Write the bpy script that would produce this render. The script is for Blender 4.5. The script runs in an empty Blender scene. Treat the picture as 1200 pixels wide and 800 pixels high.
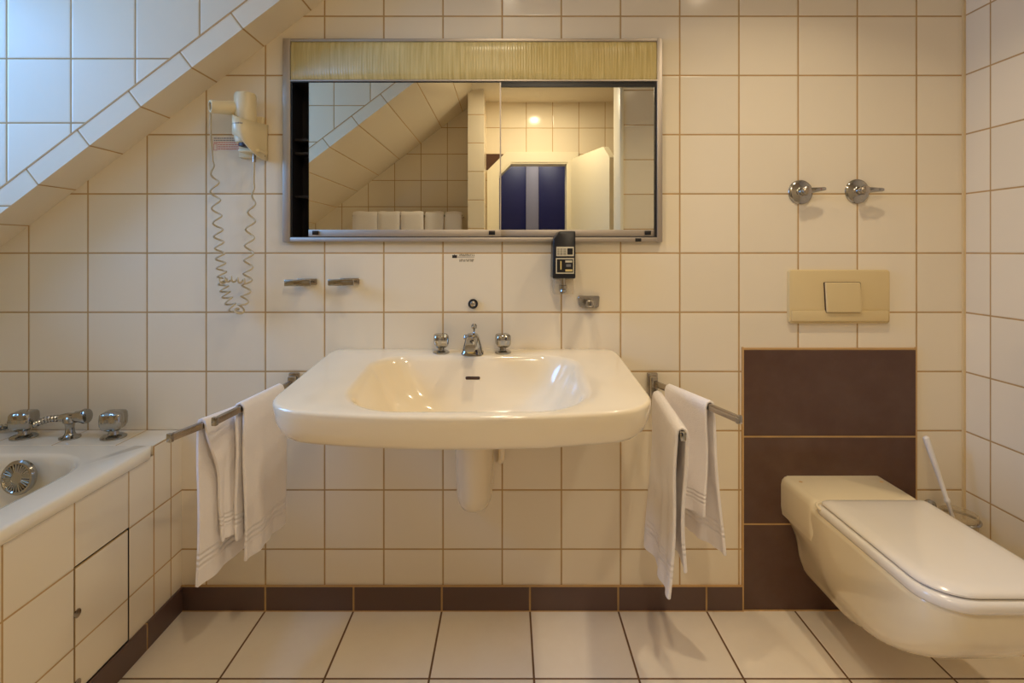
import bpy, bmesh, math, random
from mathutils import Vector, Matrix, noise
random.seed(7)
S = bpy.context.scene
PI = math.pi
# ------------------------------------------------------------------ camera
FPX, VX, VY = 645.0, 596.0, 293.0
CY, CZ = -1.86, 1.213
cam = bpy.data.cameras.new('camera'); camo = bpy.data.objects.new('camera', cam)
S.collection.objects.link(camo); S.camera = camo
camo.location = (0, CY, CZ); camo.rotation_euler = (PI/2, 0, 0)
cam.sensor_width = 36; cam.lens = FPX/1200*36
cam.shift_x = (600-VX)/1200; cam.shift_y = -(400-VY)/1200
cam.clip_start = 0.02
def P(px, py, Y):                       # photo pixel at depth Y -> world point
    d = Y-CY
    return Vector(((px-VX)*d/FPX, Y, CZ-(py-VY)*d/FPX))
# ------------------------------------------------------------------ world, lights, exposure
S.view_settings.view_transform = 'Standard'; S.view_settings.look = 'None'
S.view_settings.gamma = 1; S.view_settings.use_curve_mapping = False
S.view_settings.exposure = 0.14
S.cycles.use_denoising = True; S.cycles.max_bounces = 12; S.cycles.diffuse_bounces = 8
S.cycles.glossy_bounces = 6; S.cycles.caustics_reflective = False; S.cycles.caustics_refractive = False
S.cycles.sample_clamp_indirect = 6
W = bpy.data.worlds.new('sky'); S.world = W; W.use_nodes = True
bg = W.node_tree.nodes['Background']; bg.inputs[0].default_value = (0.45, 0.62, 1, 1); bg.inputs[1].default_value = 1.0
def area_light(name, loc, rot, sx, sy, power, col, spread=PI):
    l = bpy.data.lights.new(name, 'AREA'); l.shape = 'RECTANGLE'; l.size = sx; l.size_y = sy
    l.energy = power; l.color = col; l.spread = spread
    o = bpy.data.objects.new(name, l); S.collection.objects.link(o); o.location = loc; o.rotation_euler = rot
    return o
# daylight of the dormer window, outside the pane, shining into the dormer (+X)
area_light('window_daylight', (-2.50, -0.67, 1.90), (0, -math.radians(44), 0), 1.05, 0.9, 44.0, (0.19, 0.45, 1.0))
LAMP_COL = (1.0, 0.83, 0.59)
LAMPS = [(0.0, -0.60, 2.6, 128), (0.85, -0.60, 3.5, 126), (0.22, -1.83, 9.4, 180)]
# ------------------------------------------------------------------ materials
def lin(c): return tuple(((v/255+0.055)/1.055)**2.4 if v > 10 else v/255/12.92 for v in c)+(1,)
def mat(name, col, rough=0.5, metal=0.0, coat=0.0, spec=0.5, bump=0, bscale=200, trans=0, alpha=1, sss=0, var=0.0):
    m = bpy.data.materials.new(name); m.use_nodes = True
    N = m.node_tree.nodes; L = m.node_tree.links; b = N['Principled BSDF']
    c = lin(col) if max(col) > 1 else tuple(col)+(1,)
    b.inputs['Base Color'].default_value = c; b.inputs['Roughness'].default_value = rough
    b.inputs['Metallic'].default_value = metal; b.inputs['Coat Weight'].default_value = coat
    b.inputs['Coat Roughness'].default_value = 0.06
    b.inputs['Specular IOR Level'].default_value = spec; b.inputs['Transmission Weight'].default_value = trans
    b.inputs['Alpha'].default_value = alpha
    tc = N.new('ShaderNodeTexCoord'); nz = N.new('ShaderNodeTexNoise'); nz.inputs['Scale'].default_value = bscale
    L.new(tc.outputs['Object'], nz.inputs['Vector'])
    if bump:
        bp = N.new('ShaderNodeBump'); bp.inputs['Strength'].default_value = bump; bp.inputs['Distance'].default_value = 0.002
        L.new(nz.outputs['Fac'], bp.inputs['Height']); L.new(bp.outputs['Normal'], b.inputs['Normal'])
    n2 = N.new('ShaderNodeTexNoise'); n2.inputs['Scale'].default_value = 9; L.new(tc.outputs['Object'], n2.inputs['Vector'])
    mx = N.new('ShaderNodeMixRGB'); mx.blend_type = 'MULTIPLY'; mx.inputs['Fac'].default_value = var
    mx.inputs['Color1'].default_value = c; L.new(n2.outputs['Fac'], mx.inputs['Color2']); L.new(mx.outputs['Color'], b.inputs['Base Color'])
    return m
def tile_mat(name, col, grout, pu, pv, gw, rough=0.16, ou=0.0, ov=0.0, var=0.06, bumpy=0.12, cloudy=0.0, cloudcol=(90, 80, 70)):
    """Tiles drawn from UV given in metres: pitch pu x pv, joint width gw."""
    m = bpy.data.materials.new(name); m.use_nodes = True
    N = m.node_tree.nodes; L = m.node_tree.links; b = N['Principled BSDF']
    def math_(op, a, bb=None, c=None):
        n = N.new('ShaderNodeMath'); n.operation = op
        for i, v in enumerate((a, bb, c)):
            if v is None: continue
            if isinstance(v, (int, float)): n.inputs[i].default_value = v
            else: L.new(v, n.inputs[i])
        return n.outputs[0]
    uv = N.new('ShaderNodeUVMap'); sp = N.new('ShaderNodeSeparateXYZ'); L.new(uv.outputs['UV'], sp.inputs[0])
    dist = []; ids = []
    for o, p, off in ((sp.outputs[0], pu, ou), (sp.outputs[1], pv, ov)):
        t = math_('DIVIDE', math_('SUBTRACT', o, off), p)
        f = math_('FRACT', t); ids.append(math_('FLOOR', t))
        dist.append(math_('MULTIPLY', math_('MINIMUM', f, math_('SUBTRACT', 1.0, f)), p))
    dm = math_('MINIMUM', dist[0], dist[1])
    mr = N.new('ShaderNodeMapRange'); mr.interpolation_type = 'SMOOTHSTEP'
    mr.inputs['From Min'].default_value = gw*0.35; mr.inputs['From Max'].default_value = gw*0.62
    L.new(dm, mr.inputs['Value'])                                   # 0 joint, 1 tile
    cb = N.new('ShaderNodeCombineXYZ'); L.new(ids[0], cb.inputs[0]); L.new(ids[1], cb.inputs[1])
    wn = N.new('ShaderNodeTexWhiteNoise'); wn.noise_dimensions = '2D'; L.new(cb.outputs[0], wn.inputs['Vector'])
    hs = N.new('ShaderNodeHueSaturation'); hs.inputs['Color'].default_value = lin(col)
    L.new(math_('ADD', math_('MULTIPLY', wn.outputs['Value'], var), 1-var/2), hs.inputs['Value'])
    base = hs.outputs['Color']
    geo = N.new('ShaderNodeNewGeometry')
    if cloudy:
        nc = N.new('ShaderNodeTexNoise'); nc.inputs['Scale'].default_value = 5; nc.inputs['Detail'].default_value = 8
        nc.inputs['Roughness'].default_value = 0.7; L.new(geo.outputs['Position'], nc.inputs['Vector'])
        r = N.new('ShaderNodeMapRange'); r.inputs['From Min'].default_value = 0.42; r.inputs['From Max'].default_value = 0.75
        r.inputs['To Max'].default_value = cloudy; L.new(nc.outputs['Fac'], r.inputs['Value'])
        mx = N.new('ShaderNodeMixRGB'); L.new(r.outputs[0], mx.inputs['Fac']); L.new(base, mx.inputs['Color1'])
        mx.inputs['Color2'].default_value = lin(cloudcol); base = mx.outputs['Color']
    ng = N.new('ShaderNodeTexNoise'); ng.inputs['Scale'].default_value = 14; L.new(geo.outputs['Position'], ng.inputs['Vector'])
    gr = N.new('ShaderNodeHueSaturation'); gr.inputs['Color'].default_value = lin(grout)
    L.new(math_('ADD', math_('MULTIPLY', ng.outputs['Fac'], 0.5), 0.75), gr.inputs['Value'])
    mix = N.new('ShaderNodeMixRGB'); L.new(mr.outputs[0], mix.inputs['Fac'])
    L.new(gr.outputs['Color'], mix.inputs['Color1']); L.new(base, mix.inputs['Color2'])
    L.new(mix.outputs['Color'], b.inputs['Base Color'])
    L.new(math_('ADD', math_('MULTIPLY', mr.outputs[0], rough-0.8), 0.8), b.inputs['Roughness'])
    # pillow edge + slightly uneven glaze
    e = N.new('ShaderNodeMapRange'); e.interpolation_type = 'SMOOTHSTEP'
    e.inputs['From Min'].default_value = gw*0.3; e.inputs['From Max'].default_value = gw*0.5+0.004; L.new(dm, e.inputs['Value'])
    wv = N.new('ShaderNodeTexNoise'); wv.inputs['Scale'].default_value = 9; wv.inputs['Detail'].default_value = 1
    L.new(geo.outputs['Position'], wv.inputs['Vector'])
    h = math_('ADD', e.outputs[0], math_('MULTIPLY', wv.outputs['Fac'], bumpy*6))
    bp = N.new('ShaderNodeBump'); bp.inputs['Strength'].default_value = 0.5; bp.inputs['Distance'].default_value = 0.0012
    L.new(h, bp.inputs['Height']); L.new(bp.outputs['Normal'], b.inputs['Normal'])
    return m
TILE = (232, 220, 196); GROUT = (182, 148, 96)
M_wall  = tile_mat('cream_wall_tiles', TILE, GROUT, .2, .2, .0052, ou=-.0215, ov=.003)
M_right = tile_mat('cream_side_tiles', TILE, GROUT, .2, .2, .0052, ou=-.102, ov=.003)
M_cheek = tile_mat('cream_dormer_tiles', TILE, GROUT, .2, .2, .0052, rough=.34, ou=.040, ov=.008)
M_strip = tile_mat('cream_border_tiles', TILE, GROUT, .2, .9, .0050, rough=.3, ou=.095, ov=.45)
M_slope = tile_mat('cream_slope_tiles', TILE, GROUT, .2, 5, .0052, ou=.095, ov=2.5)
M_rear  = tile_mat('cream_rear_tiles', TILE, GROUT, .2, .2, .0052, rough=.09, ou=.135, ov=.142)
M_part  = tile_mat('cream_pillar_tiles', TILE, GROUT, .6, .2, .0052, ou=.25, ov=.165)
M_ledge = tile_mat('cream_ledge_tiles', TILE, GROUT, .2, .3, .004, ou=-.0215, ov=-.30)
M_panel = tile_mat('cream_bath_tiles', TILE, GROUT, .2, .2, .0050, ou=-.06, ov=.003)
M_return= tile_mat('cream_return_tiles', TILE, GROUT, .9, .2, .0050, ou=-.5, ov=.003)
M_floor = tile_mat('pale_floor_tiles', (242, 230, 208), (112, 78, 42), .2968, .2985, .0062, rough=.30, ou=.072, ov=-.003, cloudy=.22, cloudcol=(220, 200, 172))
M_base  = tile_mat('brown_skirting_tiles', (92, 70, 62), (176, 142, 92), .2968, .9, .0062, rough=.30, ou=.072, ov=.5)
M_baseL = tile_mat('brown_skirting_side_tiles', (92, 70, 62), (176, 142, 92), .30, .9, .005, rough=.30, ou=-.19, ov=.5)
M_brown = tile_mat('brown_panel_tiles', (86, 60, 48), (186, 150, 96), 3.0, .2945, .0055, rough=.22, ou=-1, ov=.2905, cloudy=.22, cloudcol=(122, 100, 86), bumpy=.05)
M_joint = mat('joint_paste', (196, 158, 104), .7, bump=.3)
M_silic = mat('beige_silicone', (216, 192, 146), .45)
M_plast = mat('white_plaster', (226, 216, 196), .8, bump=.2, bscale=60)
M_ceram = mat('ivory_sanitary_ceramic', (240, 226, 198), .12, coat=.5)
M_beige = mat('beige_sanitary_ceramic', (236, 222, 190), .14, coat=.5)
M_bath  = mat('ivory_bath_enamel', (236, 226, 204), .14, coat=.4)
M_seat  = mat('bone_white_plastic', (236, 230, 220), .16, coat=.3)
M_flush = mat('beige_plastic', (216, 194, 144), .38)
M_chrome= mat('chrome', (176, 173, 166), .10, metal=1)
M_dchr  = mat('worn_chrome', (184, 176, 164), .22, metal=1)
M_alu   = mat('brushed_aluminium', (190, 180, 168), .5, metal=1, bump=.05)
M_black = mat('black_plastic', (22, 21, 23), .35)
M_dark  = mat('dark_cavity_plastic', (46, 41, 42), .5)
M_mirror= mat('silver_mirror', (236, 236, 226), .004, metal=1)
M_towel = mat('white_terry', (240, 234, 230), .95, bump=.8, bscale=420)
M_dryer = mat('cream_dryer_plastic', (228, 212, 172), .3)
M_white = mat('white_plastic', (236, 232, 226), .35)
M_grey  = mat('grey_print', (120, 118, 116), .6)
M_red   = mat('red_print', (206, 120, 104), .6)
M_label = mat('sticker_film', (222, 208, 190), .4)
M_print = mat('black_print', (48, 42, 38), .6)
M_cord  = mat('grey_beige_cord', (196, 180, 146), .45)
M_door  = mat('cream_painted_wood', (232, 224, 200), .35)
M_navy  = mat('navy_lacquer', (20, 22, 84), .4)
M_slate = mat('grey_upright', (160, 154, 166), .5)
M_gold  = mat('gold_print', (214, 190, 120), .5)
M_pale  = mat('pale_print', (206, 196, 168), .5)
M_hole  = mat('drain_shadow', (60, 34, 20), .5)
def diffuser_mat():
    m = mat('ribbed_acrylic', (206, 188, 128), .3, trans=.0)
    N = m.node_tree.nodes; L = m.node_tree.links; b = N['Principled BSDF']
    g = N.new('ShaderNodeNewGeometry'); sp = N.new('ShaderNodeSeparateXYZ'); L.new(g.outputs['Position'], sp.inputs[0])
    s = N.new('ShaderNodeMath'); s.operation = 'MULTIPLY'; s.inputs[1].default_value = 700; L.new(sp.outputs[0], s.inputs[0])
    n = N.new('ShaderNodeMath'); n.operation = 'SINE'; L.new(s.outputs[0], n.inputs[0])
    mp = N.new('ShaderNodeMapping'); mp.inputs['Scale'].default_value = (120, 1, 6); L.new(g.outputs['Position'], mp.inputs[0])
    z = N.new('ShaderNodeTexNoise'); z.inputs['Scale'].default_value = 1; L.new(mp.outputs[0], z.inputs['Vector'])
    a = N.new('ShaderNodeMath'); a.operation = 'MULTIPLY_ADD'; a.inputs[1].default_value = .35; L.new(n.outputs[0], a.inputs[0]); L.new(z.outputs['Fac'], a.inputs[2])
    bp = N.new('ShaderNodeBump'); bp.inputs['Strength'].default_value = .4; bp.inputs['Distance'].default_value = .0012
    L.new(a.outputs[0], bp.inputs['Height']); L.new(bp.outputs['Normal'], b.inputs['Normal'])
    r = N.new('ShaderNodeValToRGB'); r.color_ramp.elements[0].color = lin((188, 168, 106)); r.color_ramp.elements[1].color = lin((214, 198, 142))
    r.color_ramp.elements[0].position = .3; r.color_ramp.elements[1].position = .7
    L.new(z.outputs['Fac'], r.inputs[0]); L.new(r.outputs[0], b.inputs['Base Color'])
    return m
M_diff = diffuser_mat()
def glass_mat(name, col, fac):
    m = bpy.data.materials.new(name); m.use_nodes = True; N = m.node_tree.nodes; L = m.node_tree.links
    N.remove(N['Principled BSDF']); o = N['Material Output']
    t = N.new('ShaderNodeBsdfTransparent'); t.inputs[0].default_value = col
    g = N.new('ShaderNodeBsdfGlossy'); g.inputs['Roughness'].default_value = .03
    lw = N.new('ShaderNodeLayerWeight'); lw.inputs[0].default_value = fac
    mx = N.new('ShaderNodeMixShader'); L.new(lw.outputs['Fresnel'], mx.inputs[0]); L.new(t.outputs[0], mx.inputs[1]); L.new(g.outputs[0], mx.inputs[2])
    L.new(mx.outputs[0], o.inputs['Surface']); return m
M_glass = glass_mat('clear_glass', (.96, .98, .97, 1), .3)
def frosted():
    m = bpy.data.materials.new('frosted_glass'); m.use_nodes = True; N = m.node_tree.nodes; L = m.node_tree.links
    b = N['Principled BSDF']; b.inputs['Base Color'].default_value = lin((214, 196, 160)); b.inputs['Roughness'].default_value = .25
    b.inputs['Alpha'].default_value = .38; return m
M_frost = frosted()
def emit(name, col, st):
    m = mat(name, (1, 1, 1)); b = m.node_tree.nodes['Principled BSDF']
    b.inputs['Emission Color'].default_value = col+(1,); b.inputs['Emission Strength'].default_value = st; return m
M_lamp = emit('lamp_glass', LAMP_COL, 14)
# ------------------------------------------------------------------ object helpers
def worldloc(o):
    v = Vector((0, 0, 0))
    while o: v += Vector(o.location); o = o.parent
    return v
class BM(dict): pass
_new = bmesh.new
def nb():
    return Mesh()
class Mesh:
    """thin wrapper so that a flag can be kept with the bmesh"""
    def __init__(s): s.b = _new(); s.keep = False
    def __getattr__(s, k): return getattr(s.__dict__['b'], k)
    def get(s, k): return s.keep
def tag(o, label, cat, group=None):
    o['label'] = label; o['category'] = cat
    if group: o['group'] = group
    return o
def thing(name, loc, label, cat, group=None):
    o = bpy.data.objects.new(name, None); S.collection.objects.link(o); o.location = loc; o.empty_display_size = .05
    return tag(o, label, cat, group)
def struct(o): o['kind'] = 'structure'; return o
def dup(root, loc, label):
    r = root.copy(); S.collection.objects.link(r); r.location = loc; r['label'] = label
    for ch in list(root.children):
        c = ch.copy(); S.collection.objects.link(c); c.parent = r
        for g in list(ch.children):
            d = g.copy(); S.collection.objects.link(d); d.parent = c
    return r
def _ops(bm): return bm.b if isinstance(bm, Mesh) else bm
def box(bm, x0, x1, y0, y1, z0, z1, bev=0, seg=2, M=None):
    b = _ops(bm)
    r = bmesh.ops.create_cube(b, size=1, matrix=Matrix.Translation(((x0+x1)/2, (y0+y1)/2, (z0+z1)/2)) @ Matrix.Diagonal((x1-x0, y1-y0, z1-z0, 1)))
    vs = r['verts']
    if bev:
        es = list({e for v in vs for e in v.link_edges})
        q = bmesh.ops.bevel(b, geom=es, offset=bev, segments=seg, profile=.5, affect='EDGES')
        vs = list({v for f in q['faces'] for v in f.verts} | {v for v in vs if v.is_valid})
    if M is not None: bmesh.ops.transform(b, matrix=M, verts=[v for v in vs if v.is_valid])
    return vs
def loft(bm, rings, cap=True, closed=True):
    b = _ops(bm); R = []
    for ring in rings: R.append([b.verts.new(p) for p in ring])
    n = len(R[0])
    for a, c in zip(R, R[1:]):
        for i in range(n if closed else n-1):
            j = (i+1) % n
            b.faces.new((a[i], a[j], c[j], c[i]))
    if cap:
        b.faces.new(list(reversed(R[0]))); b.faces.new(R[-1])
    return R
def circ(c, u, v, ru, rv=None, n=24):
    rv = ru if rv is None else rv
    return [c+u*(ru*math.cos(2*PI*i/n))+v*(rv*math.sin(2*PI*i/n)) for i in range(n)]
AX = Vector((1, 0, 0)); AY = Vector((0, 1, 0)); AZ = Vector((0, 0, 1))
def lathe(bm, c, axis, prof, n=28, cap=True):
    """prof: list of (distance along the axis, radius)"""
    axis = Vector(axis).normalized(); c = Vector(c)
    u = axis.orthogonal().normalized(); v = axis.cross(u)
    return loft(bm, [circ(c+axis*t, u, v, max(r, 1e-4), n=n) for t, r in prof], cap)
def tube(bm, pts, r, n=10, cap=True):
    pts = [Vector(p) for p in pts]; rings = []
    u = None
    for i, p in enumerate(pts):
        t = (pts[min(i+1, len(pts)-1)]-pts[max(i-1, 0)]).normalized()
        if u is None: u = t.orthogonal().normalized()
        else: u = (u-t*u.dot(t)).normalized()
        v = t.cross(u); rr = r[i] if isinstance(r, (list, tuple)) else r
        rings.append(circ(p, u, v, rr, n=n))
    return loft(bm, rings, cap)
def bar(bm, a, b_, w, h, bev=.002):
    """rectangular bar from a to b_, w sideways, h up"""
    a = Vector(a); b_ = Vector(b_); t = (b_-a).normalized(); s = t.cross(AZ).normalized(); u = s.cross(t)
    M = Matrix((t, s, u)).transposed().to_4x4(); M.translation = (a+b_)/2
    L = (b_-a).length
    box(bm, -L/2, L/2, -w/2, w/2, -h/2, h/2, bev, 2, M)
def smooth_path(pts, k=8):
    pts = [Vector(p) for p in pts]; out = []
    q = [pts[0]*2-pts[1]]+pts+[pts[-1]*2-pts[-2]]
    for i in range(1, len(q)-2):
        for j in range(k):
            t = j/k; a, b, c, d = q[i-1:i+3]
            out.append(.5*((2*b)+(c-a)*t+(2*a-5*b+4*c-d)*t*t+(3*b-a-3*c+d)*t*t*t))
    out.append(pts[-1]); return out
def poly_face(bm, pts, U, V, uvl):
    b = _ops(bm); f = b.faces.new([b.verts.new(p) for p in pts])
    for l in f.loops: l[uvl].uv = (l.vert.co.dot(U), l.vert.co.dot(V))
    return f
def surf(name, polys, U, V, m, towards, parent=None, is_struct=True):
    """flat tiled faces with UVs in metres, normals towards a direction"""
    bm = nb(); bm.keep = True; uvl = bm.b.loops.layers.uv.new('UVMap')
    for pts in polys:
        pts = [Vector(p) for p in pts]; f = poly_face(bm, pts, U, V, uvl); f.normal_update()
        if f.normal.dot(Vector(towards)) < 0: f.normal_flip()
    bmesh.ops.remove_doubles(bm.b, verts=bm.b.verts, dist=1e-5)
    o = obj(name, bm, m, parent, smooth=False)
    if is_struct and not parent: struct(o)
    return o
def obj_uv(o, U, V):
    me = o.data; uv = me.uv_layers.new(name='UVMap'); base = worldloc(o)
    for l in me.loops:
        p = me.vertices[l.vertex_index].co+base; uv.data[l.index].uv = (p.dot(U), p.dot(V))
# route bmesh ops on wrapped meshes
_recalc, _trans, _rd = bmesh.ops.recalc_face_normals, bmesh.ops.translate, bmesh.ops.remove_doubles
def obj(name, bm, m, parent=None, angle=35, smooth=True):
    b = _ops(bm)
    if not bm.keep: _recalc(b, faces=b.faces)
    me = bpy.data.meshes.new(name); vs = [v.co for v in b.verts]
    if parent: base = worldloc(parent)
    else: base = Vector(((min(v.x for v in vs)+max(v.x for v in vs))/2, (min(v.y for v in vs)+max(v.y for v in vs))/2, min(v.z for v in vs)))
    _trans(b, vec=-base, verts=b.verts); b.to_mesh(me); b.free()
    o = bpy.data.objects.new(name, me); S.collection.objects.link(o)
    if parent: o.parent = parent
    else: o.location = base
    me.materials.append(m)
    if smooth: me.shade_smooth(); me.set_sharp_from_angle(angle=math.radians(angle))
    return o
def rrect(cx, cy, hx, hy, r, n=8):
    """rounded rectangle outline in 2D"""
    out = []
    for sx, sy, a0 in ((1, 1, 0), (-1, 1, PI/2), (-1, -1, PI), (1, -1, 1.5*PI)):
        for i in range(n+1):
            a = a0+PI/2*i/n
            out.append((cx+sx*(hx-r)+r*math.cos(a), cy+sy*(hy-r)+r*math.sin(a)))
    return out
def fillet(poly, rad, n=8):
    """convex polygon corners rounded with their own radii"""
    out = []
    for i, p in enumerate(poly):
        p = Vector(p); a = Vector(poly[i-1]); c = Vector(poly[(i+1) % len(poly)]); r = rad[i]
        u = (a-p).normalized(); v = (c-p).normalized()
        if r <= 0: out.append(tuple(p)); continue
        ang = u.angle(v); t = r/math.tan(ang/2); ctr = p+(u+v).normalized()*(r/math.sin(ang/2))
        s = p+u*t-ctr; e = p+v*t-ctr; tot = s.angle_signed(e)
        for k in range(n+1):
            q = s.copy(); q.rotate(Matrix.Rotation(-tot*k/n, 2)); out.append(tuple(ctr+q))
    return out
def ray_outline(poly, c, n):
    """sample a closed outline by n rays from c"""
    c = Vector(c); P2 = [Vector(p)-c for p in poly]; out = []
    for k in range(n):
        a = 2*PI*k/n; d = Vector((math.cos(a), math.sin(a))); best = 0
        for i in range(len(P2)):
            p, q = P2[i], P2[(i+1) % len(P2)]; e = q-p; den = d.x*e.y-d.y*e.x
            if abs(den) < 1e-12: continue
            t = (p.x*e.y-p.y*e.x)/den; s = (p.x*d.y-p.y*d.x)/den
            if t > 0 and -1e-6 <= s <= 1+1e-6: best = max(best, t)
        out.append(c+d*best)
    return out
def text_mesh(txt, size, m, parent, M, name):
    cu = bpy.data.curves.new(name, 'FONT'); cu.body = txt; cu.size = size; cu.extrude = .0002; cu.align_x = 'CENTER'; cu.align_y = 'CENTER'
    t = bpy.data.objects.new('tmp', cu); S.collection.objects.link(t)
    me = bpy.data.meshes.new_from_object(t.evaluated_get(bpy.context.evaluated_depsgraph_get()))
    bpy.data.objects.remove(t); me.name = name; me.transform(M); me.transform(Matrix.Translation(-worldloc(parent)))
    me.materials.clear(); me.materials.append(m)
    o = bpy.data.objects.new(name, me); S.collection.objects.link(o); o.parent = parent; return o

# ================================================================== ROOM
XR, XL, CEIL, YB = 1.539, -1.85, 2.339, -2.35
SL = .762                                   # slope of the roof
def zs(x): return 2.057+(x+.622)*SL         # roof underside
def xs(z): return -.622+(z-2.057)/SL
XC = xs(CEIL)
th = math.atan(SL); SU = Vector((math.cos(th), 0, math.sin(th)))
CAB = (-.752, .509, 1.247, 1.916)           # cabinet recess in the wall
x0, x1, z0, z1 = CAB
# back wall with the recess cut out
zt = [0, z0, z1]
surf('wall_back', [
    [(XL, 0, 0), (x0, 0, 0), (x0, 0, z0), (x0, 0, z1), (x0, 0, zs(x0)), (XL, 0, zs(XL))],
    [(x0, 0, 0), (x1, 0, 0), (x1, 0, z0), (x0, 0, z0)],
    [(x0, 0, z1), (x1, 0, z1), (x1, 0, CEIL), (XC, 0, CEIL), (x0, 0, zs(x0))],
    [(x1, 0, 0), (XR, 0, 0), (XR, 0, CEIL), (x1, 0, CEIL), (x1, 0, z1), (x1, 0, z0)]], AX, AZ, M_wall, (0, -1, 0))
surf('wall_right', [[(XR, 0, 0), (XR, YB, 0), (XR, YB, CEIL), (XR, 0, CEIL)]], AY, AZ, M_right, (-1, 0, 0))
surf('wall_left', [[(XL, 0, 0), (XL, YB, 0), (XL, YB, zs(XL)), (XL, 0, zs(XL))]], AY, AZ, M_right, (1, 0, 0))
surf('floor', [[(XL, 0, 0), (XR, 0, 0), (XR, -4.4, 0), (XL, -4.4, 0)]], AX, AY, M_floor, (0, 0, 1))
surf('ceiling', [[(XC, 0, CEIL), (XR, 0, CEIL), (XR, YB, CEIL), (XC, YB, CEIL)]], AX, AY, M_plast, (0, 0, -1))
# sloping roof each side of the dormer opening
Y1, Y2 = -.149, -1.20
surf('ceiling_slope', [[(XL, a, zs(XL)), (XC, a, CEIL), (XC, b, CEIL), (XL, b, zs(XL))] for a, b in ((0, Y1), (Y2, YB))], SU, AY, M_slope, (1, 0, -1))
# dormer: two cheeks with a border strip, a lintel at the top and the window at its end
SW = .079
DX = -2.20
for nm, y, s in (('dormer_near', Y1, -1), ('dormer_far', Y2, 1)):
    surf('wall_'+nm, [[(DX, y, zs(XL)+SW), (XL, y, zs(XL)+SW), (XC-SW/SL, y, CEIL), (DX, y, CEIL)]], AX, AZ, M_cheek, (0, s, 0))
    surf('trim_'+nm, [[(XL, y, zs(XL)), (XC, y, CEIL), (XC-SW/SL, y, CEIL), (XL, y, zs(XL)+SW)]], SU, AZ, M_strip, (0, s, 0))
    bm = nb(); bar(bm, (XL, y+s*.0006, zs(XL)+SW), (XC-SW/SL, y+s*.0006, CEIL), .0012, .0042, 0)
    struct(obj('trim_joint_'+nm[7:], bm, M_joint, smooth=False))
surf('ceiling_dormer', [[(DX, Y1, CEIL), (XC, Y1, CEIL), (XC, Y2, CEIL), (DX, Y2, CEIL)]], AX, AY, M_plast, (0, 0, -1))
surf('trim_dormer_sill', [[(DX, Y1, zs(XL)), (XL, Y1, zs(XL)), (XL, Y2, zs(XL)), (DX, Y2, zs(XL))]], AX, AY, M_ledge, (0, 0, 1))
wz0, wz1 = 1.25, 2.28
surf('wall_dormer_end', [
    [(DX, Y1, zs(XL)), (DX, Y2, zs(XL)), (DX, Y2, wz0), (DX, Y1, wz0)], [(DX, Y1, wz1), (DX, Y2, wz1), (DX, Y2, CEIL), (DX, Y1, CEIL)],
    [(DX, Y1, wz0), (DX, Y1-.06, wz0), (DX, Y1-.06, wz1), (DX, Y1, wz1)], [(DX, Y2+.06, wz0), (DX, Y2, wz0), (DX, Y2, wz1), (DX, Y2+.06, wz1)]], AY, AZ, M_plast, (1, 0, 0))
bm = nb(); ya, yb = Y2+.06, Y1-.06
for a in ((ya, yb, wz0, wz0+.06), (ya, yb, wz1-.06, wz1), (ya, ya+.06, wz0+.06, wz1-.06), (yb-.06, yb, wz0+.06, wz1-.06)):
    box(bm, DX-.06, DX, a[0], a[1], a[2], a[3], .004)
win = struct(obj('window_1', bm, M_door))
bm = nb(); box(bm, DX-.034, DX-.028, ya+.05, yb-.05, wz0+.05, wz1-.05); obj('pane', bm, M_glass, win)
# rear wall with the door opening (chamfered top corner under the roof)
dx0, dx1, dz, ch = -.085, .4526, 1.88, .10
surf('wall_rear', [
    [(XL, YB, 0), (dx0, YB, 0), (dx0, YB, dz-ch), (dx0+.1, YB, dz), (dx0+.1, YB, CEIL), (XC, YB, CEIL), (XL, YB, zs(XL))],
    [(dx0+.1, YB, dz), (dx1, YB, dz), (dx1, YB, CEIL), (dx0+.1, YB, CEIL)],
    [(dx1, YB, 0), (XR, YB, 0), (XR, YB, CEIL), (dx1, YB, CEIL)]], AX, AZ, M_rear, (0, 1, 0))
# partition beside the bath and the stub wall in front of the toilet
def wallbox(name, xa, xb, ya, yb, z0_, z1_, m):
    bm = nb(); bm.keep = True; uvl = bm.b.loops.layers.uv.new('UVMap')
    for pts, U, V, t in (([(xa, yb, z0_), (xb, yb, z0_), (xb, yb, z1_), (xa, yb, z1_)], AX, AZ, (0, 1, 0)),
                         ([(xa, ya, z0_), (xb, ya, z0_), (xb, ya, z1_), (xa, ya, z1_)], AX, AZ, (0, -1, 0)),
                         ([(xa, ya, z0_), (xa, yb, z0_), (xa, yb, z1_), (xa, ya, z1_)], AY, AZ, (-1, 0, 0)),
                         ([(xb, ya, z0_), (xb, yb, z0_), (xb, yb, z1_), (xb, ya, z1_)], AY, AZ, (1, 0, 0))):
        f = poly_face(bm, [Vector(p) for p in pts], U, V, uvl); f.normal_update()
        if f.normal.dot(Vector(t)) < 0: f.normal_flip()
    _rd(bm.b, verts=bm.b.verts, dist=1e-5)
    return struct(obj(name, bm, m, smooth=False))
wallbox('wall_partition', -.286, -.172, YB, -2.04, 0, CEIL, M_part)
wallbox('wall_stub', .66, XR, -1.51, -1.33, 0, CEIL, tile_mat('cream_stub_tiles', TILE, GROUT, .9, .2, .0052, ou=.40, ov=.134))
bm = nb(); box(bm, .640, .662, -1.515, -1.325, 0, CEIL, .003)
struct(obj('trim_stub', bm, M_door))
# brown tile beside the door head
surf('trim_rear_tile', [[(dx0-.085, YB+.002, 1.82), (dx0+.06, YB+.002, 1.82), (dx0+.06, YB+.002, 1.942), (dx0-.085, YB+.002, 1.942)]], AX, AZ, M_brown, (0, 1, 0))
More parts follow.
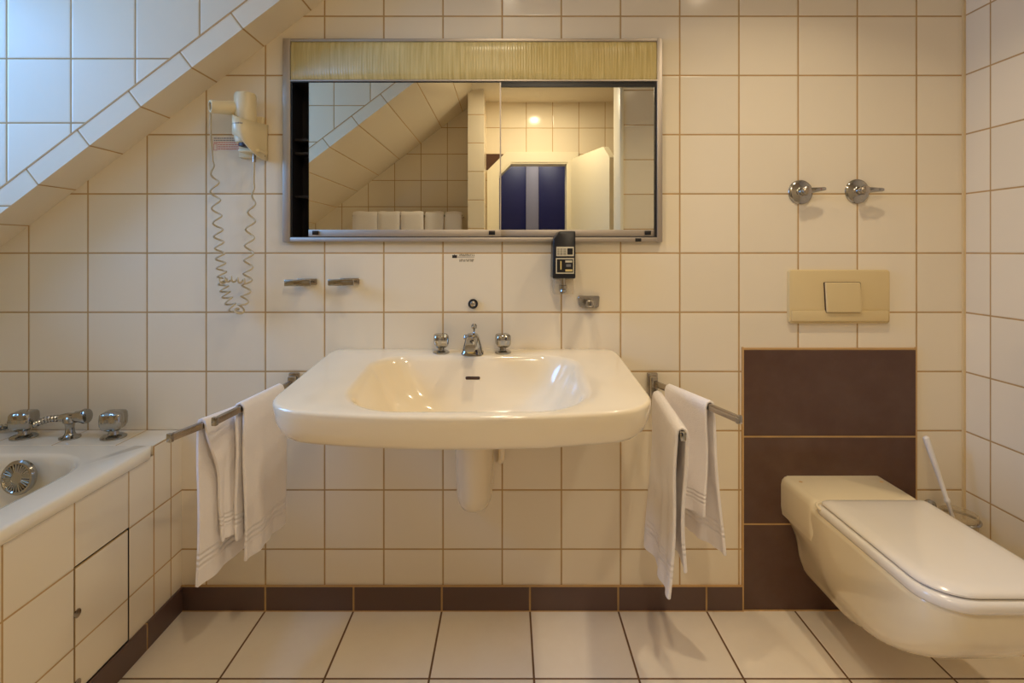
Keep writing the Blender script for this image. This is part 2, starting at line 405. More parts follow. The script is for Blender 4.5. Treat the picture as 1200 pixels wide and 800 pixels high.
# room beyond the door
YF = -3.25
surf('wall_beyond', [[(-1.0, YB-.12, 0), (-1.0, YF, 0), (-1.0, YF, CEIL), (-1.0, YB-.12, CEIL)], [(1.5, YB-.12, 0), (1.5, YF, 0), (1.5, YF, CEIL), (1.5, YB-.12, CEIL)],
    [(-1, YF-.05, 0), (1.5, YF-.05, 0), (1.5, YF-.05, CEIL), (-1, YF-.05, CEIL)]], AX, AZ, M_plast, (0, 1, 0))
surf('ceiling_beyond', [[(-1, YB, CEIL), (1.5, YB, CEIL), (1.5, YF-.05, CEIL), (-1, YF-.05, CEIL)]], AX, AY, M_plast, (0, 0, -1))
# door lining and architrave
bm = nb(); b = bm.b
def chain(x0_, x1_, z_, c, w):
    """outline path of the door opening with chamfered corner, offset outwards by w"""
    k = w*math.tan(PI/8)
    return [(x0_-w, 0), (x0_-w, z_-c+k), (x0_+c-k, z_+w), (x1_+w, z_+w), (x1_+w, 0)]
def frame_mesh(bm, inner, outer, ya, yb):
    b = bm.b
    A = [[b.verts.new((x, y, z)) for x, z in path] for path in (inner, outer) for y in (ya, yb)]
    ia, ib, oa, ob = A
    for i in range(len(inner)-1):
        for q in ((ia, oa), (oa, ob), (ob, ib), (ib, ia)):
            b.faces.new((q[0][i], q[0][i+1], q[1][i+1], q[1][i]))
    for i in (0, -1): b.faces.new((ia[i], oa[i], ob[i], ib[i]))
frame_mesh(bm, chain(dx0, dx1, dz, ch, 0), chain(dx0, dx1, dz, ch, .078), YB, YB+.018)
frame_mesh(bm, chain(dx0, dx1, dz, ch, -.012), chain(dx0, dx1, dz, ch, .004), YB-.12, YB+.012)
dr = struct(obj('door_1', bm, M_door, smooth=False))
# open leaf hinged on the right side, swung into the bathroom
hx, hy = dx1+.02, YB+.03
lw_, lh = .62, 1.90
ang = math.radians(73)
ldir = Vector((math.cos(ang), math.sin(ang), 0)); lnor = Vector((-math.sin(ang), math.cos(ang), 0))
bm = nb(); b = bm.b
prof = [(0, .01), (lw_, .01), (lw_, lh-.085), (lw_-.09, lh), (0, lh)]
fr = [b.verts.new(Vector((hx, hy, z))+ldir*u) for u, z in prof]; bk = [b.verts.new(Vector((hx, hy, z))+ldir*u-lnor*.04) for u, z in prof]
b.faces.new(fr); b.faces.new(list(reversed(bk)))
for i in range(5): b.faces.new((fr[i], fr[(i+1) % 5], bk[(i+1) % 5], bk[i]))
dl = obj('door_leaf', bm, M_door, dr, smooth=False)
bm = nb(); hp = Vector((hx, hy, 1.02))+ldir*(lw_-.06)
lathe(bm, hp, lnor, [(0, .024), (.006, .024), (.006, .009), (.05, .009)]); tube(bm, [hp+lnor*.045, hp+lnor*.048-ldir*.11], .009)
obj('door_handle', bm, M_dchr, dl)
# navy wardrobe seen through the door
wr = thing('wardrobe', (.3, YF, 0), 'navy wardrobe with a grey upright, seen through the open door in the mirror', 'wardrobe')
bm = nb(); box(bm, -.9, 1.4, YF-.04, YF+.0, .05, 2.30); obj('carcass', bm, M_dark, wr)
for xa, xb in ((-.75, .158), (.278, 1.1)):
    bm = nb(); box(bm, xa, xb, YF, YF+.02, .06, 2.0, .002); obj('door', bm, M_navy, wr)
bm = nb(); box(bm, .16, .276, YF, YF+.03, .06, 2.0, .002); obj('upright', bm, M_slate, wr)

t = thing('ceiling_light', (.25, -2.80, CEIL), 'added unseen fill lamp brightening the room beyond the door', 'ceiling light')  # added lamp, out of view, to brighten the dark room behind the door
bm = nb(); lathe(bm, (.25, -2.80, CEIL), (0, 0, -1), [(0, .10), (.02, .10), (.04, .08), (.05, .03)]); obj('lamp_glass', bm, M_lamp, t)
l = bpy.data.lights.new('lamp', 'AREA'); l.shape = 'DISK'; l.size = .2; l.energy = 2.4; l.color = (.9, .92, 1)
lo = bpy.data.objects.new('lamp', l); S.collection.objects.link(lo); lo.parent = t; lo.location = (0, 0, -.056)
# baseboards
bm = nb(); bm.keep = True; box(bm, -1.104, .787, -.009, 0, 0, .0795, .0015)
o = obj('baseboard_back', bm, M_base, smooth=False); struct(o); obj_uv(o, AX, AZ)
bm = nb(); bm.keep = True; box(bm, -1.104, -1.096, -1.9, -.009, 0, .08, .0015)
o = obj('baseboard_left', bm, M_baseL, smooth=False); struct(o); obj_uv(o, AY, AZ)
bm = nb(); box(bm, -1.104, .787, -.0075, 0, .0795, .083); struct(obj('trim_skirting_joint', bm, M_joint, smooth=False))
bm = nb(); box(bm, XR-.008, XR, -.008, 0, 0, CEIL); struct(obj('trim_corner_joint', bm, M_silic, smooth=False))
bm = nb(); box(bm, -1.104, .79, -.013, -.009, 0, .0015); box(bm, .79, XR, -.010, 0, 0, .003); struct(obj('trim_floor_joint', bm, M_joint, smooth=False))
# brown tiled panel behind the toilet
bm = nb(); bm.keep = True; box(bm, .7925, 1.3715, -.006, 0, 0, .8795, .001)
o = struct(obj('trim_toilet_panel', bm, M_brown, smooth=False)); obj_uv(o, AX, AZ)
bm = nb(); box(bm, .7865, .7925, -.0066, 0, 0, .886); box(bm, 1.3715, 1.3755, -.0066, 0, 0, .886); box(bm, .7925, 1.3715, -.0066, 0, .8795, .8835)
struct(obj('trim_toilet_panel_edge', bm, M_joint, smooth=False))

# ceiling lamps
for i, (x, y, p, spr) in enumerate(LAMPS):
    t = thing('ceiling_light', (x, y, CEIL), ['round recessed ceiling spotlight above the washbasin', 'round recessed ceiling spotlight above the toilet',
              'round recessed ceiling spotlight further from the basin wall, above the middle of the room'][i], 'ceiling light', None)
    bm = nb(); lathe(bm, (x, y, CEIL), (0, 0, -1), [(0, .055), (.006, .055), (.009, .048), (.004, .038), (.0, .037)]); obj('rim', bm, M_dchr, t)
    bm = nb(); lathe(bm, (x, y, CEIL-.002), (0, 0, -1), [(0, .035), (.004, .033), (.006, .02)]); obj('lamp_glass', bm, M_lamp, t)
    l = bpy.data.lights.new('lamp', 'AREA'); l.shape = 'DISK'; l.size = .07; l.energy = p; l.color = LAMP_COL; l.spread = math.radians(spr)
    lo = bpy.data.objects.new('lamp', l); S.collection.objects.link(lo); lo.parent = t; lo.location = (0, 0, -.012)

# ================================================================== WASHBASIN
SX, HW = -.116, .475
def szt(y): return .8815+.078*y              # rim surface tilts down to the front
def soutline(inset, yr, yf, rf=.105, rr=.045):
    hw = HW-inset; pts = [(SX-hw, yr), (SX-hw, yf+.052)]; rad = [rr, rf]
    n = 8
    pts2 = []
    for k in range(1, n):
        u = -1+2*k/n; pts2.append((SX+u*hw*.96, yf+.034*abs(u)**2.4))
    pts = pts[:1]+[(SX-hw, yf+.036)]+pts2+[(SX+hw, yf+.036), (SX+hw, yr)]
    rad = [rr, rf]+[0]*len(pts2)+[rf, rr]
    P1 = fillet([Vector(p) for p in (pts[0], pts[1])]+[Vector(p) for p in pts[2:]], [rr, 0.0]+[0]*len(pts2)+[0.0, rr])
    return P1
SC = (SX, -.31); NS = 200
def sm(ring, k):
    n = len(ring)
    for _ in range(k): ring = [(ring[i-1]+ring[i]*2+ring[(i+1) % n])/4 for i in range(n)]
    return ring
def basin_outer(inset, yf):
    """front-bowed outline; corners rounded by a superellipse-like blend"""
    hw = HW-inset; poly = []
    n = 60
    rf = .13-inset*.6
    # rear corners
    yr = -.0005-inset*.7
    poly += [(SX+hw-.035, yr), (SX-hw+.035, yr), (SX-hw+.010, yr-.010), (SX-hw, yr-.035)]
    # left side, front-left corner arc, bowed front, front-right corner, right side
    zc = yf+.030
    for k in range(13):
        a = PI+ (PI/2-.10)*k/12
        poly.append((SX-hw+rf+rf*math.cos(a), zc+rf*.86+rf*.86*math.sin(a)))
    xe, ye = poly[-1]
    m = 16
    right = []
    for k in range(1, m):
        u = -1+2*k/m; x = SX+u*(SX-xe); poly.append((x, ye-(ye-yf)*(1-abs(u)**2.2)))
    for k in range(12, -1, -1):
        x, y = poly[4+k]; right.append((2*SX-x, y))
    poly += right
    poly += [(SX+hw, yr-.035), (SX+hw-.010, yr-.010)]
    return sm([Vector(p) for p in ray_outline(poly, SC, NS)], 2)
def basin_inner(inset, rmul=1.0):
    hx_ = .312-inset; ya, yb = -.092-inset*.55, -.566+inset*.8+max(0, inset-.03)*1.0
    r = max(.02, (.125-inset*.3)*rmul); cx = -.104
    poly = fillet([(cx+hx_*1.0, ya), (cx-hx_*1.0, ya), (cx-hx_*.97, yb), (cx+hx_*.97, yb)], [r*.8, r*.8, r*1.15, r*1.15], 10)
    return ray_outline(poly, (cx, -.25), NS)
bm = nb()
def lift(ring, f): return [Vector((p.x, p.y, f(p))) for p in ring]
YFR = -.608
rings = []
def disc(r, z): return lift([Vector((SX+r*math.cos(2*PI*k/NS), -.25+r*math.sin(2*PI*k/NS))) for k in range(NS)], lambda p: z)
rings.append(disc(.03, .664))
rings.append(lift(basin_inner(.15, .9), lambda p: .671))
rings.append(lift(basin_inner(.10, .9), lambda p: .690-.03*(p.y+.25)))
rings.append(lift(basin_inner(.05, 1), lambda p: szt(p.y)-.108))
rings.append(lift(basin_inner(.02, 1), lambda p: szt(p.y)-.092))
rings.append(lift(basin_outer(.050, YFR+.032), lambda p: szt(p.y)-.087))
rings.append(lift(basin_outer(.030, YFR+.019), lambda p: szt(p.y)-.083))
rings.append(lift(basin_outer(.016, YFR+.011), lambda p: szt(p.y)-.071))
rings.append(lift(basin_outer(.007, YFR+.005), lambda p: szt(p.y)-.050))
rings.append(lift(basin_outer(.002, YFR+.001), lambda p: szt(p.y)-.022))
rings.append(lift(basin_outer(.0, YFR), lambda p: szt(p.y)-.009))
rings.append(lift(basin_outer(.0010, YFR+.001), lambda p: szt(p.y)-.004))
rings.append(lift(basin_outer(.004, YFR+.004), lambda p: szt(p.y)-.001))
rings.append(lift(basin_outer(.009, YFR+.009), lambda p: szt(p.y)))
rings.append(lift(basin_inner(-.018, 1.1), lambda p: szt(p.y)-.0004))
rings.append(lift(basin_inner(-.008, 1.1), lambda p: szt(p.y)-.002))
rings.append(lift(basin_inner(.002, 1.08), lambda p: szt(p.y)-.008))
rings.append(lift(basin_inner(.011, 1.06), lambda p: szt(p.y)-.020))
rings.append(lift(basin_inner(.022, 1.06), lambda p: szt(p.y)-.045))
rings.append(lift(basin_inner(.036, 1.08), lambda p: .800-.02*(p.y+.1)*-1))
rings.append(lift(basin_inner(.056, 1.15), lambda p: .762))
rings.append(lift(basin_inner(.085, 1.25), lambda p: .727))
rings.append(lift(basin_inner(.125, 1.4), lambda p: .702))
rings.append(lift(basin_inner(.17, 1.5), lambda p: .690))
rings.append(disc(.035, .683)); rings.append(disc(.02, .680))
loft(bm, rings)
sink = thing('washbasin', (SX, 0, .664), 'wide ivory ceramic washbasin with bowed front edge on the tiled wall', 'sink')
obj('basin', bm, M_ceram, sink, angle=50)
bm = nb()                                     # overflow slot
o_ = P(554, 443, -.109)
box(bm, o_.x-.024, o_.x+.024, -.1125, -.098, o_.z-.0058, o_.z+.0058, .0050, 4); obj('overflow', bm, M_hole, sink)
bm = nb(); lathe(bm, (SX, -.25, .678), (0, 0, 1), [(0, .032), (.009, .032), (.011, .028), (.008, .018), (.008, .001)]); obj('drain', bm, M_chrome, sink)
# trap cover: half-column shroud on the wall
cv = thing('trap_cover', (SX, 0, .354), 'ivory half column cover for the drain trap under the washbasin', 'pipe cover')
bm = nb(); rr = []
for z, r, dp in ((.3535, .004, .02), (.3545, .022, .045), (.360, .038, .072), (.372, .050, .095), (.390, .057, .112), (.42, .061, .124), (.50, .064, .135), (.60, .067, .145), (.663, .070, .152)):
    ring = [Vector((-.113+r*math.cos(PI*k/22), -.0-(dp*math.sin(PI*k/22)**.8 if 0 < k < 22 else 0), z)) for k in range(23)]
    rr.append(ring)
loft(bm, rr); obj('shroud', bm, M_ceram, cv, angle=60)
bm = nb(); tube(bm, [(-.022, -.03, .70), (-.020, -.03, .60), (-.024, -.02, .52), (-.03, -.0, .50)], .012, 10); obj('pipe', bm, M_ceram, cv)

def knob(bm, bmd, c, s, zt_):
    """soft square tap handle with scooped front on a stem over a round rose"""
    x, y, z = c
    lathe(bmd, (x, y, z), (0, 0, 1), [(0, .027*s), (.003*s, .027*s), (.006*s, .022*s), (.008*s, .012*s), (.012*s, .011*s), (.024*s, .011*s)])
    b = bm.b; rings = []
    for t, q in ((.018, .55), (.022, .8), (.030, .97), (.045, 1.0), (.056, .96), (.060, .85), (.062, .6)):
        R = .0245*s*q; ring = []
        for k in range(48):
            a = 2*PI*k/48; f = 1/((abs(math.cos(a))**5+abs(math.sin(a))**5)**(1/5))
            f *= 1-.075*abs(math.cos(2*a))**6
            ring.append(Vector((x+R*f*math.cos(a+.2), y+R*f*math.sin(a+.2), z+t*s)))
        rings.append(ring)
    loft(bm, rings)
def make_tap(x, y, z, s, label, group):
    t = thing('tap_handle', (x, y, z), label, 'tap', group); bm, bd = nb(), nb(); knob(bm, bd, (x, y, z), s, z)
    obj('rose', bd, M_chrome, t); obj('grip', bm, M_chrome, t, angle=40); return t
ty = -.052
tz = szt(ty)-.0008
t1 = make_tap(P(517, 412, ty).x, ty, tz, 1.0, 'chrome tap handle on the washbasin, left of the spout', 'washbasin tap handles')
dup(t1, (P(589.5, 412, ty).x, ty, tz), 'chrome tap handle on the washbasin, right of the spout')
fx = P(554, 412, -.06).x; fy = -.062; fz = szt(fy)-.001
fa = thing('faucet', (fx, fy, fz), 'chrome basin spout with pop-up rod between the two tap handles', 'faucet')
bm = nb(); R_ = []
for t, hx_, hy_, dy in ((0, .036, .030, 0), (.004, .036, .030, 0), (.008, .033, .028, 0), (.03, .028, .026, -.004), (.050, .023, .026, -.012), (.060, .020, .028, -.02), (.066, .016, .024, -.022), (.068, .010, .016, -.022)):
    R_.append([Vector((x, y, fz+t)) for x, y in rrect(fx, fy+dy, hx_, hy_, min(hx_, hy_)*.6, 6)])
loft(bm, R_)
R_ = []
for u in range(9):
    q = u/8; c = Vector((fx, fy-.015-.105*q, fz+.050-.012*q*q)); hw_ = .019-.003*q; hh = .015-.004*q
    R_.append([Vector((x, c.y, z)) for x, z in rrect(c.x, c.z, hw_, hh, hh*.7, 5)])
loft(bm, R_); obj('spout', bm, M_chrome, fa, angle=50)
bm = nb(); lathe(bm, (fx, fy-.108, fz+.036), (0, 0, -1), [(0, .011), (.012, .011), (.014, .009)]); obj('aerator', bm, M_gold, fa)
bm = nb(); tube(bm, [(fx+.004, fy+.012, fz+.05), (fx+.004, fy+.012, fz+.082)], .003)
lathe(bm, (fx+.004, fy+.012, fz+.078), (0, 0, 1), [(0, .004), (.003, .0085), (.012, .0095), (.017, .006), (.018, .002)], 16)
obj('pull_rod', bm, M_chrome, fa)
bm = nb(); lathe(bm, (fx-.022, fy, fz+.046), (0, 0, 1), [(0, .006), (.006, .009), (.014, .007), (.016, .002)], 14); obj('screw_cap', bm, M_chrome, fa)

# ================================================================== MIRROR CABINET
YM = -.020
K = (YM-CY)/FPX
def cx_(px): return (px-VX)*K
def cz_(py): return CZ-(py-VY)*K
cab = thing('mirror_cabinet', (SX, 0, 1.24), 'wide recessed mirror cabinet with sliding doors and ribbed light cover above the washbasin', 'mirror cabinet')
fx0, fx1, fz1, fz0 = cx_(331), cx_(776.5), cz_(44.5), cz_(283.5)
ix0, ix1, iz1, iz0 = cx_(340), cx_(770), cz_(95), cz_(278)
bm = nb()
box(bm, fx0, ix0, YM, .01, fz0, fz1, .002)
box(bm, ix1, fx1, YM, .01, fz0, fz1, .002)
box(bm, ix0-.001, ix1+.001, YM, .01, fz0+.001, iz0, .002)
box(bm, ix0-.001, ix1+.001, YM, .01, cz_(48.5), fz1-.001, .002)
box(bm, ix0-.001, ix1+.001, YM+.001, .01, iz1, cz_(93.2), .0008)
obj('frame', bm, M_alu, cab)
bm = nb()
# ribbed light cover, slightly bulged
R_ = []
dz0, dz1 = cz_(93.2), cz_(48.5)
for k in range(13):
    u = k/12; R_.append(u)
rg = []
for x in (ix0+.0005, ix0+.006, ix1-.006, ix1-.0005):
    rg.append([Vector((x, YM+.004-.010*(1-(2*u-1)**4)*(1 if ix0+.003 < x < ix1-.003 else .3), dz0+(dz1-dz0)*u)) for u in R_]+[Vector((x, .0, dz1)), Vector((x, .0, dz0))])
loft(bm, rg); obj('light_cover', bm, M_diff, cab, angle=60)
# dark inside: open box with shelves
bm = nb(); bm.keep = True
b = bm.b
ex0, ex1, ez0, ez1, D = ix0-.003, ix1+.003, iz0-.003, iz1+.002, .10
for q in ([(ex0, 0.005, ez0), (ex0, D, ez0), (ex0, D, ez1), (ex0, 0.005, ez1)], [(ex1, 0.005, ez0), (ex1, 0.005, ez1), (ex1, D, ez1), (ex1, D, ez0)],
          [(ex0, D, ez0), (ex1, D, ez0), (ex1, D, ez1), (ex0, D, ez1)], [(ex0, 0.005, ez0), (ex1, 0.005, ez0), (ex1, D, ez0), (ex0, D, ez0)], [(ex0, 0.005, ez1), (ex0, D, ez1), (ex1, D, ez1), (ex1, 0.005, ez1)]):
    b.faces.new([b.verts.new(p) for p in q])
obj('inner_box', bm, M_dark, cab, smooth=False)
for py in (161, 177, 229):
    bm = nb(); z = cz_(py); box(bm, ex0, ix0+.16, .02, D-.002, z-.004, z+.004, .001); obj('shelf', bm, M_dark, cab)
bm = nb()                                     # black gaskets/tracks round the opening
box(bm, ix0, ix0+.006, YM+.004, .008, iz0, iz1); box(bm, ix1-.0065, ix1, YM+.004, .008, iz0, iz1)
box(bm, ix0+.006, ix1-.0065, YM+.004, .008, iz1-.004, iz1); box(bm, cx_(587), ix1-.0065, YM+.006, .008, cz_(101), iz1-.004)
box(bm, ix0+.006, ix1-.0065, YM+.004, .008, iz0, iz0+.0025)
obj('track', bm, M_black, cab, smooth=False)
def mirror_door(xa, xb, za, y0_, label=None):
    ztop = za; zb = iz0+.0025; zr = cz_(269)
    bm = nb(); box(bm, xa, xb, y0_, y0_+.005, zr-.002, ztop)
    d = obj('mirror_door', bm, M_mirror, cab, smooth=False)
    bm = nb(); box(bm, xa-.001, xb+.001, y0_-.0015, y0_+.006, zb, zr, .0008); obj('rail', bm, M_alu, d)
    return d
dl1 = mirror_door(cx_(361.5), cx_(586), iz1-.004, YM+.004)
dl2 = mirror_door(cx_(584), ix1-.0065, cz_(101), YM+.0105)
bm = nb(); box(bm, cx_(585.6), cx_(587.2), YM+.003, YM+.010, iz0+.003, iz1-.004); obj('edge_strip', bm, M_alu, dl1, smooth=False)
for px, yy, dd in ((369.5, YM+.0015, dl1), (576.5, YM+.0015, dl1), (760, YM+.008, dl2)):
    bm = nb(); x = cx_(px); z = cz_(272.6); box(bm, x-.0105, x+.0105, yy-.003, yy+.002, z-.0068, z+.0068, .0015); obj('finger_grip', bm, M_black, dd)
bm = nb(); x = cx_(748); z = cz_(281); box(bm, x-.010, x+.010, YM-.002, YM+.002, z-.0058, z+.0058, .001); obj('lock_plug', bm, M_black, cab)

# ================================================================== WALL FITTINGS
def make_hook(px, py, label):
    c = P(px, py, -.03)
    t = thing('glass_holder', (c.x, 0, c.z), label, 'holder', 'chrome holders left of the taps')
    bm = nb(); box(bm, c.x-.020, c.x+.046, -.006, 0, c.z-.009, c.z+.012, .002); obj('wall_plate', bm, M_dchr, t)
    bm = nb(); box(bm, c.x-.014, c.x-.002, -.045, -.004, c.z-.010, c.z+.010, .002); box(bm, c.x+.003, c.x+.013, -.045, -.004, c.z-.010, c.z+.010, .002)
    obj('prong', bm, M_chrome, t)
    bm = nb(); box(bm, c.x-.046, c.x+.040, -.052, -.044, c.z-.011, c.z+.011, .003); obj('clip', bm, M_chrome, t); return t
h1 = make_hook(352, 331, 'small chrome holder under the mirror cabinet, further left of the two')
c2 = P(402.5, 330.5, -.03); dup(h1, (c2.x, 0, c2.z), 'small chrome holder under the mirror cabinet, nearer the taps')
# soap holder (magnetic) right of the dispenser
c = P(690.5, 354, -.02)
t = thing('soap_holder', (c.x, 0, c.z), 'small chrome soap holder on the tiles right of the black dispenser', 'soap holder')
bm = nb(); R_ = []
for y, k in ((0, 1), (-.010, 1), (-.013, .93)):
    R_.append([Vector((x, y, z)) for x, z in fillet([(c.x+.037*k, c.z+.020*k), (c.x-.037*k, c.z+.020*k), (c.x-.030*k, c.z-.020*k), (c.x+.034*k, c.z-.020*k)], [.005, .005, .010, .010], 5)])
loft(bm, R_); obj('wall_plate', bm, M_dchr, t)
bm = nb(); box(bm, c.x-.010, c.x+.010, -.055, -.012, c.z-.006, c.z+.010, .003); lathe(bm, (c.x, -.052, c.z-.012), (0, 0, 1), [(0, .012), (.004, .015), (.018, .015), (.02, .012)]); obj('arm', bm, M_chrome, t)
# black round plug cap
c = P(554.3, 356, -.006)
t = thing('round_socket', (c.x, 0, c.z), 'small round black socket with metallic centre on the tiles above the spout', 'socket')
bm = nb(); lathe(bm, (c.x, 0, c.z), (0, -1, 0), [(0, .0165), (.006, .0165), (.009, .014), (.008, .011), (.004, .010)]); obj('ring', bm, M_black, t)
bm = nb(); lathe(bm, (c.x, -.004, c.z), (0, -1, 0), [(0, .0095), (.003, .0095), (.005, .006), (.006, .002)]); obj('core', bm, M_dchr, t)
# small printed notice on the tile: mark, two lines, rule
t = thing('notice', (P(544, 300, 0).x, 0, P(544, 302, 0).z), 'tiny black printed notice on the tile under the mirror cabinet', 'sticker')
def p0(px, py): q = P(px, py, 0); return q.x, q.z
bm = nb(); xa, za = p0(530, 302.2); xb, zb = p0(535.6, 298.8); box(bm, xa, xb, -.0006, 0, za, zb); box(bm, xa+.006, xa+.009, -.0006, 0, zb, zb+.002); obj('mark', bm, M_print, t, smooth=False)
bm = nb(); xa, za = p0(536, 301.3); xb, zb = p0(556, 300.9); box(bm, xa, xb, -.0006, 0, za, zb); obj('rule', bm, M_print, t, smooth=False)
for row, (py0, py1) in enumerate(((297.6, 299.8), (303.4, 306.4))):
    bm = nb(); px = 538.5; rnd = random.Random(row+3)
    while px < 555.5:
        w = rnd.choice((.9, 1.1, 1.3)); xa, za = p0(px, py1); xb, zb = p0(px+w, py0)
        s_ = (xb-xa)*.28
        box(bm, xa, xa+s_, -.0005, 0, za, zb)
        if rnd.random() < .7: box(bm, xb-s_, xb, -.0005, 0, za, zb-(zb-za)*rnd.choice((0, .4)))
        zz = za if rnd.random() < .5 else zb-(zb-za)*.3
        box(bm, xa+s_, xb-s_, -.0005, 0, zz, zz+(zb-za)*.26)
        px += w+.55
    obj('print_line', bm, M_print, t, smooth=False)
# soap dispenser
t = thing('soap_dispenser', (P(660, 308, 0).x, 0, P(660, 345, 0).z), 'black wall soap dispenser with white framed label hanging under the mirror cabinet', 'soap dispenser')
yd0, yd1 = -.022, -.088
def pd(px, py, y=-.085): q = P(px, py, y); return q.x, q.z
xa, za = pd(647.5, 326.5); xb, zb = pd(674.5, 270.5)
bm = nb(); b = bm.b
out = fillet([(xb, zb), (xa+.022, zb), (xa+.002, zb-.028), (xa, za), (xb, za)], [.004, .012, .014, .005, .005], 6)
loft(bm, [[Vector((cx0+(x-cx0)*k, y, cz0+(z-cz0)*k)) for x, z in out] for cx0, cz0 in (((xa+xb)/2, (za+zb)/2),) for y, k in ((-.001, .97), (-.006, 1), (-.080, 1), (-.086, .985), (-.088, .93))])
obj('body', bm, M_black, t, angle=40)
def lab(px0, py0, px1, py1, m, th_=.0004, name='label', par=None):
    xa_, zb_ = pd(px0, py0, -.0885); xb_, za_ = pd(px1, py1, -.0885)
    bm = nb(); box(bm, xa_, xb_, -.0880-th_, -.0875, za_, zb_); return obj(name, bm, m, par or t, smooth=False)
l1 = lab(652, 289, 672.5, 300, M_pale, .0004, 'label')
lab(664.8, 290.8, 671.2, 298.3, M_black, .0008, 'emblem', l1)
bm = nb()
for k, py in enumerate((291.5, 293.6, 295.7, 297.6)):
    for px in ((653, 655.6), (656.4, 659.4), (660.2, 663.6)):
        xa_, zb_ = pd(px[0], py, -.0885); xb_, za_ = pd(px[1], py+.9, -.0885); box(bm, xa_, xb_, -.0886, -.0876, za_, zb_)
obj('small_print', bm, M_print, l1, smooth=False)
l2 = lab(651.5, 302.3, 672.7, 320.6, M_pale, .0004, 'label')
l3 = lab(652.6, 303.6, 671.6, 319.2, M_black, .0008, 'dark_field', l2)
xx, zz = pd(657.3, 311.4, -.0892)
text_mesh('1', .040, M_gold, l2, Matrix.Translation((xx, -.0892, zz)) @ Matrix.Rotation(PI/2, 4, 'X'), 'numeral')
lab(662.5, 305, 670.5, 307.5, M_pale, .0012, 'band', l2); lab(663.5, 309.5, 669, 312.5, M_grey, .0012, 'band', l2); lab(662.5, 315.5, 670.8, 318, M_gold, .0012, 'band', l2)
bm = nb(); xa_, za_ = pd(648.5, 344.5, -.07); xb_, zb_ = pd(672.5, 327, -.07)
R_ = [[Vector((x, y, z)) for x, y in rrect((xa_+xb_)/2, -.043, (xb_-xa_)/2*k, .036*k, .010, 5)] for z, k in ((zb_+.004, .97), (zb_-.002, .97), (zb_-.008, 1), (za_+.010, 1), (za_, .95))]
loft(bm, R_); obj('clear_base', bm, M_frost, t)
bm = nb(); xm = pd(660, 330, -.088)[0]
lathe(bm, (xm, -.083, zb_+.004), (0, 0, -1), [(0, .0075), (.022, .0075), (.024, .013), (.034, .013), (.036, .008), (.04, .010), (.046, .010), (.048, .004)], 18)
obj('nozzle', bm, M_chrome, t)

# shower / stop valves above the cistern plate
def make_valve(px, py, label, rot, dotm):
    c = P(px, py, -.02)
    t = thing('stop_valve', (c.x, 0, c.z), label, 'valve', None)
    bm = nb(); lathe(bm, (c.x, 0, c.z), (0, -1, 0), [(0, .041), (.003, .041), (.0055, .039), (.008, .033), (.010, .022), (.012, .016), (.014, .0135), (.034, .0130), (.036, .012)]); obj('rose', bm, M_chrome, t)
    bm = nb(); lathe(bm, (c.x, -.034, c.z), (0, -1, 0), [(0, .0145), (.016, .0145), (.019, .010), (.020, .002)]); obj('spindle', bm, M_dchr, t)
    bm = nb(); M = Matrix.Translation((c.x, -.044, c.z)) @ Matrix.Rotation(rot, 4, 'Y')
    R_ = []
    for u, w, h in ((.006, .010, .008), (.020, .009, .011), (.030, .008, .013), (.042, .007, .009), (.056, .006, .004), (.062, .004, .002)):
        R_.append([M @ Vector((u, y, z)) for y, z in rrect(0, 0, h, w, h*.8, 4)])
    loft(bm, R_)
    lv = obj('lever', bm, M_chrome, t)
    bm = nb(); p = M @ Vector((.040, -.007, 0)); lathe(bm, p, (0, -1, 0), [(0, .0035), (.0018, .0035), (.002, .001)], 12); obj('colour_dot', bm, dotm, lv)
    return t
make_valve(941.5, 224.5, 'round chrome stop valve with red dot, left of the pair above the flush plate', -.12, mat('red_dot', (150, 30, 24), .4))
make_valve(1008.5, 223.5, 'round chrome stop valve with dark dot, right of the pair above the flush plate', -.02, mat('blue_dot', (24, 30, 60), .4))
# flush plate
xa, xb = P(924, 0, -.01).x, P(1042.5, 0, -.01).x; zb, za = P(0, 316, -.012).z, P(0, 379, -.012).z
t = thing('flush_plate', ((xa+xb)/2, 0, za), 'beige plastic flush plate with wide push button above the toilet', 'flush plate')
bm = nb(); cxx, czz = (xa+xb)/2, (za+zb)/2
R_ = []
for y, k in ((0, 0), (-.009, 0), (-.0125, .0015), (-.014, .005)):
    R_.append([Vector((x, y, z)) for x, z in rrect(cxx, czz, (xb-xa)/2-k, (zb-za)/2-k, .010, 6)])
loft(bm, R_)
# lower ridge: the plate's lower part folds forward a little
box(bm, xa+.006, xb-.006, -.0185, -.012, za+.006, za+.046, .005, 3)
obj('plate', bm, M_flush, t, angle=25)
bx0, bx1 = P(967, 0, -.02).x, P(1009.5, 0, -.02).x; bz1, bz0 = P(0, 331, -.02).z, P(0, 366, -.02).z
bm = nb(); ro = fillet([(bx1-.003, bz1), (bx0-.001, bz1), (bx0+.004, bz0), (bx1, bz0)], [.006, .003, .003, .006], 5)
cc = ((bx0+bx1)/2, (bz0+bz1)/2)
loft(bm, [[Vector((cc[0]+(x-cc[0])*k, y, cc[1]+(z-cc[1])*k)) for x, z in ro] for y, k in ((-.01, 1.025), (-.0192, 1.025))]); obj('button_gap', bm, M_hole, t)
bm = nb()
def bring(k, dy): return [Vector((cc[0]+(x-cc[0])*k, dy-(.004 if z < bz0+.014 else 0), cc[1]+(z-cc[1])*k)) for x, z in ro]
loft(bm, [bring(1, -.012), bring(1, -.020), bring(.97, -.022), bring(.9, -.0228)]); obj('push_button', bm, M_flush, t)

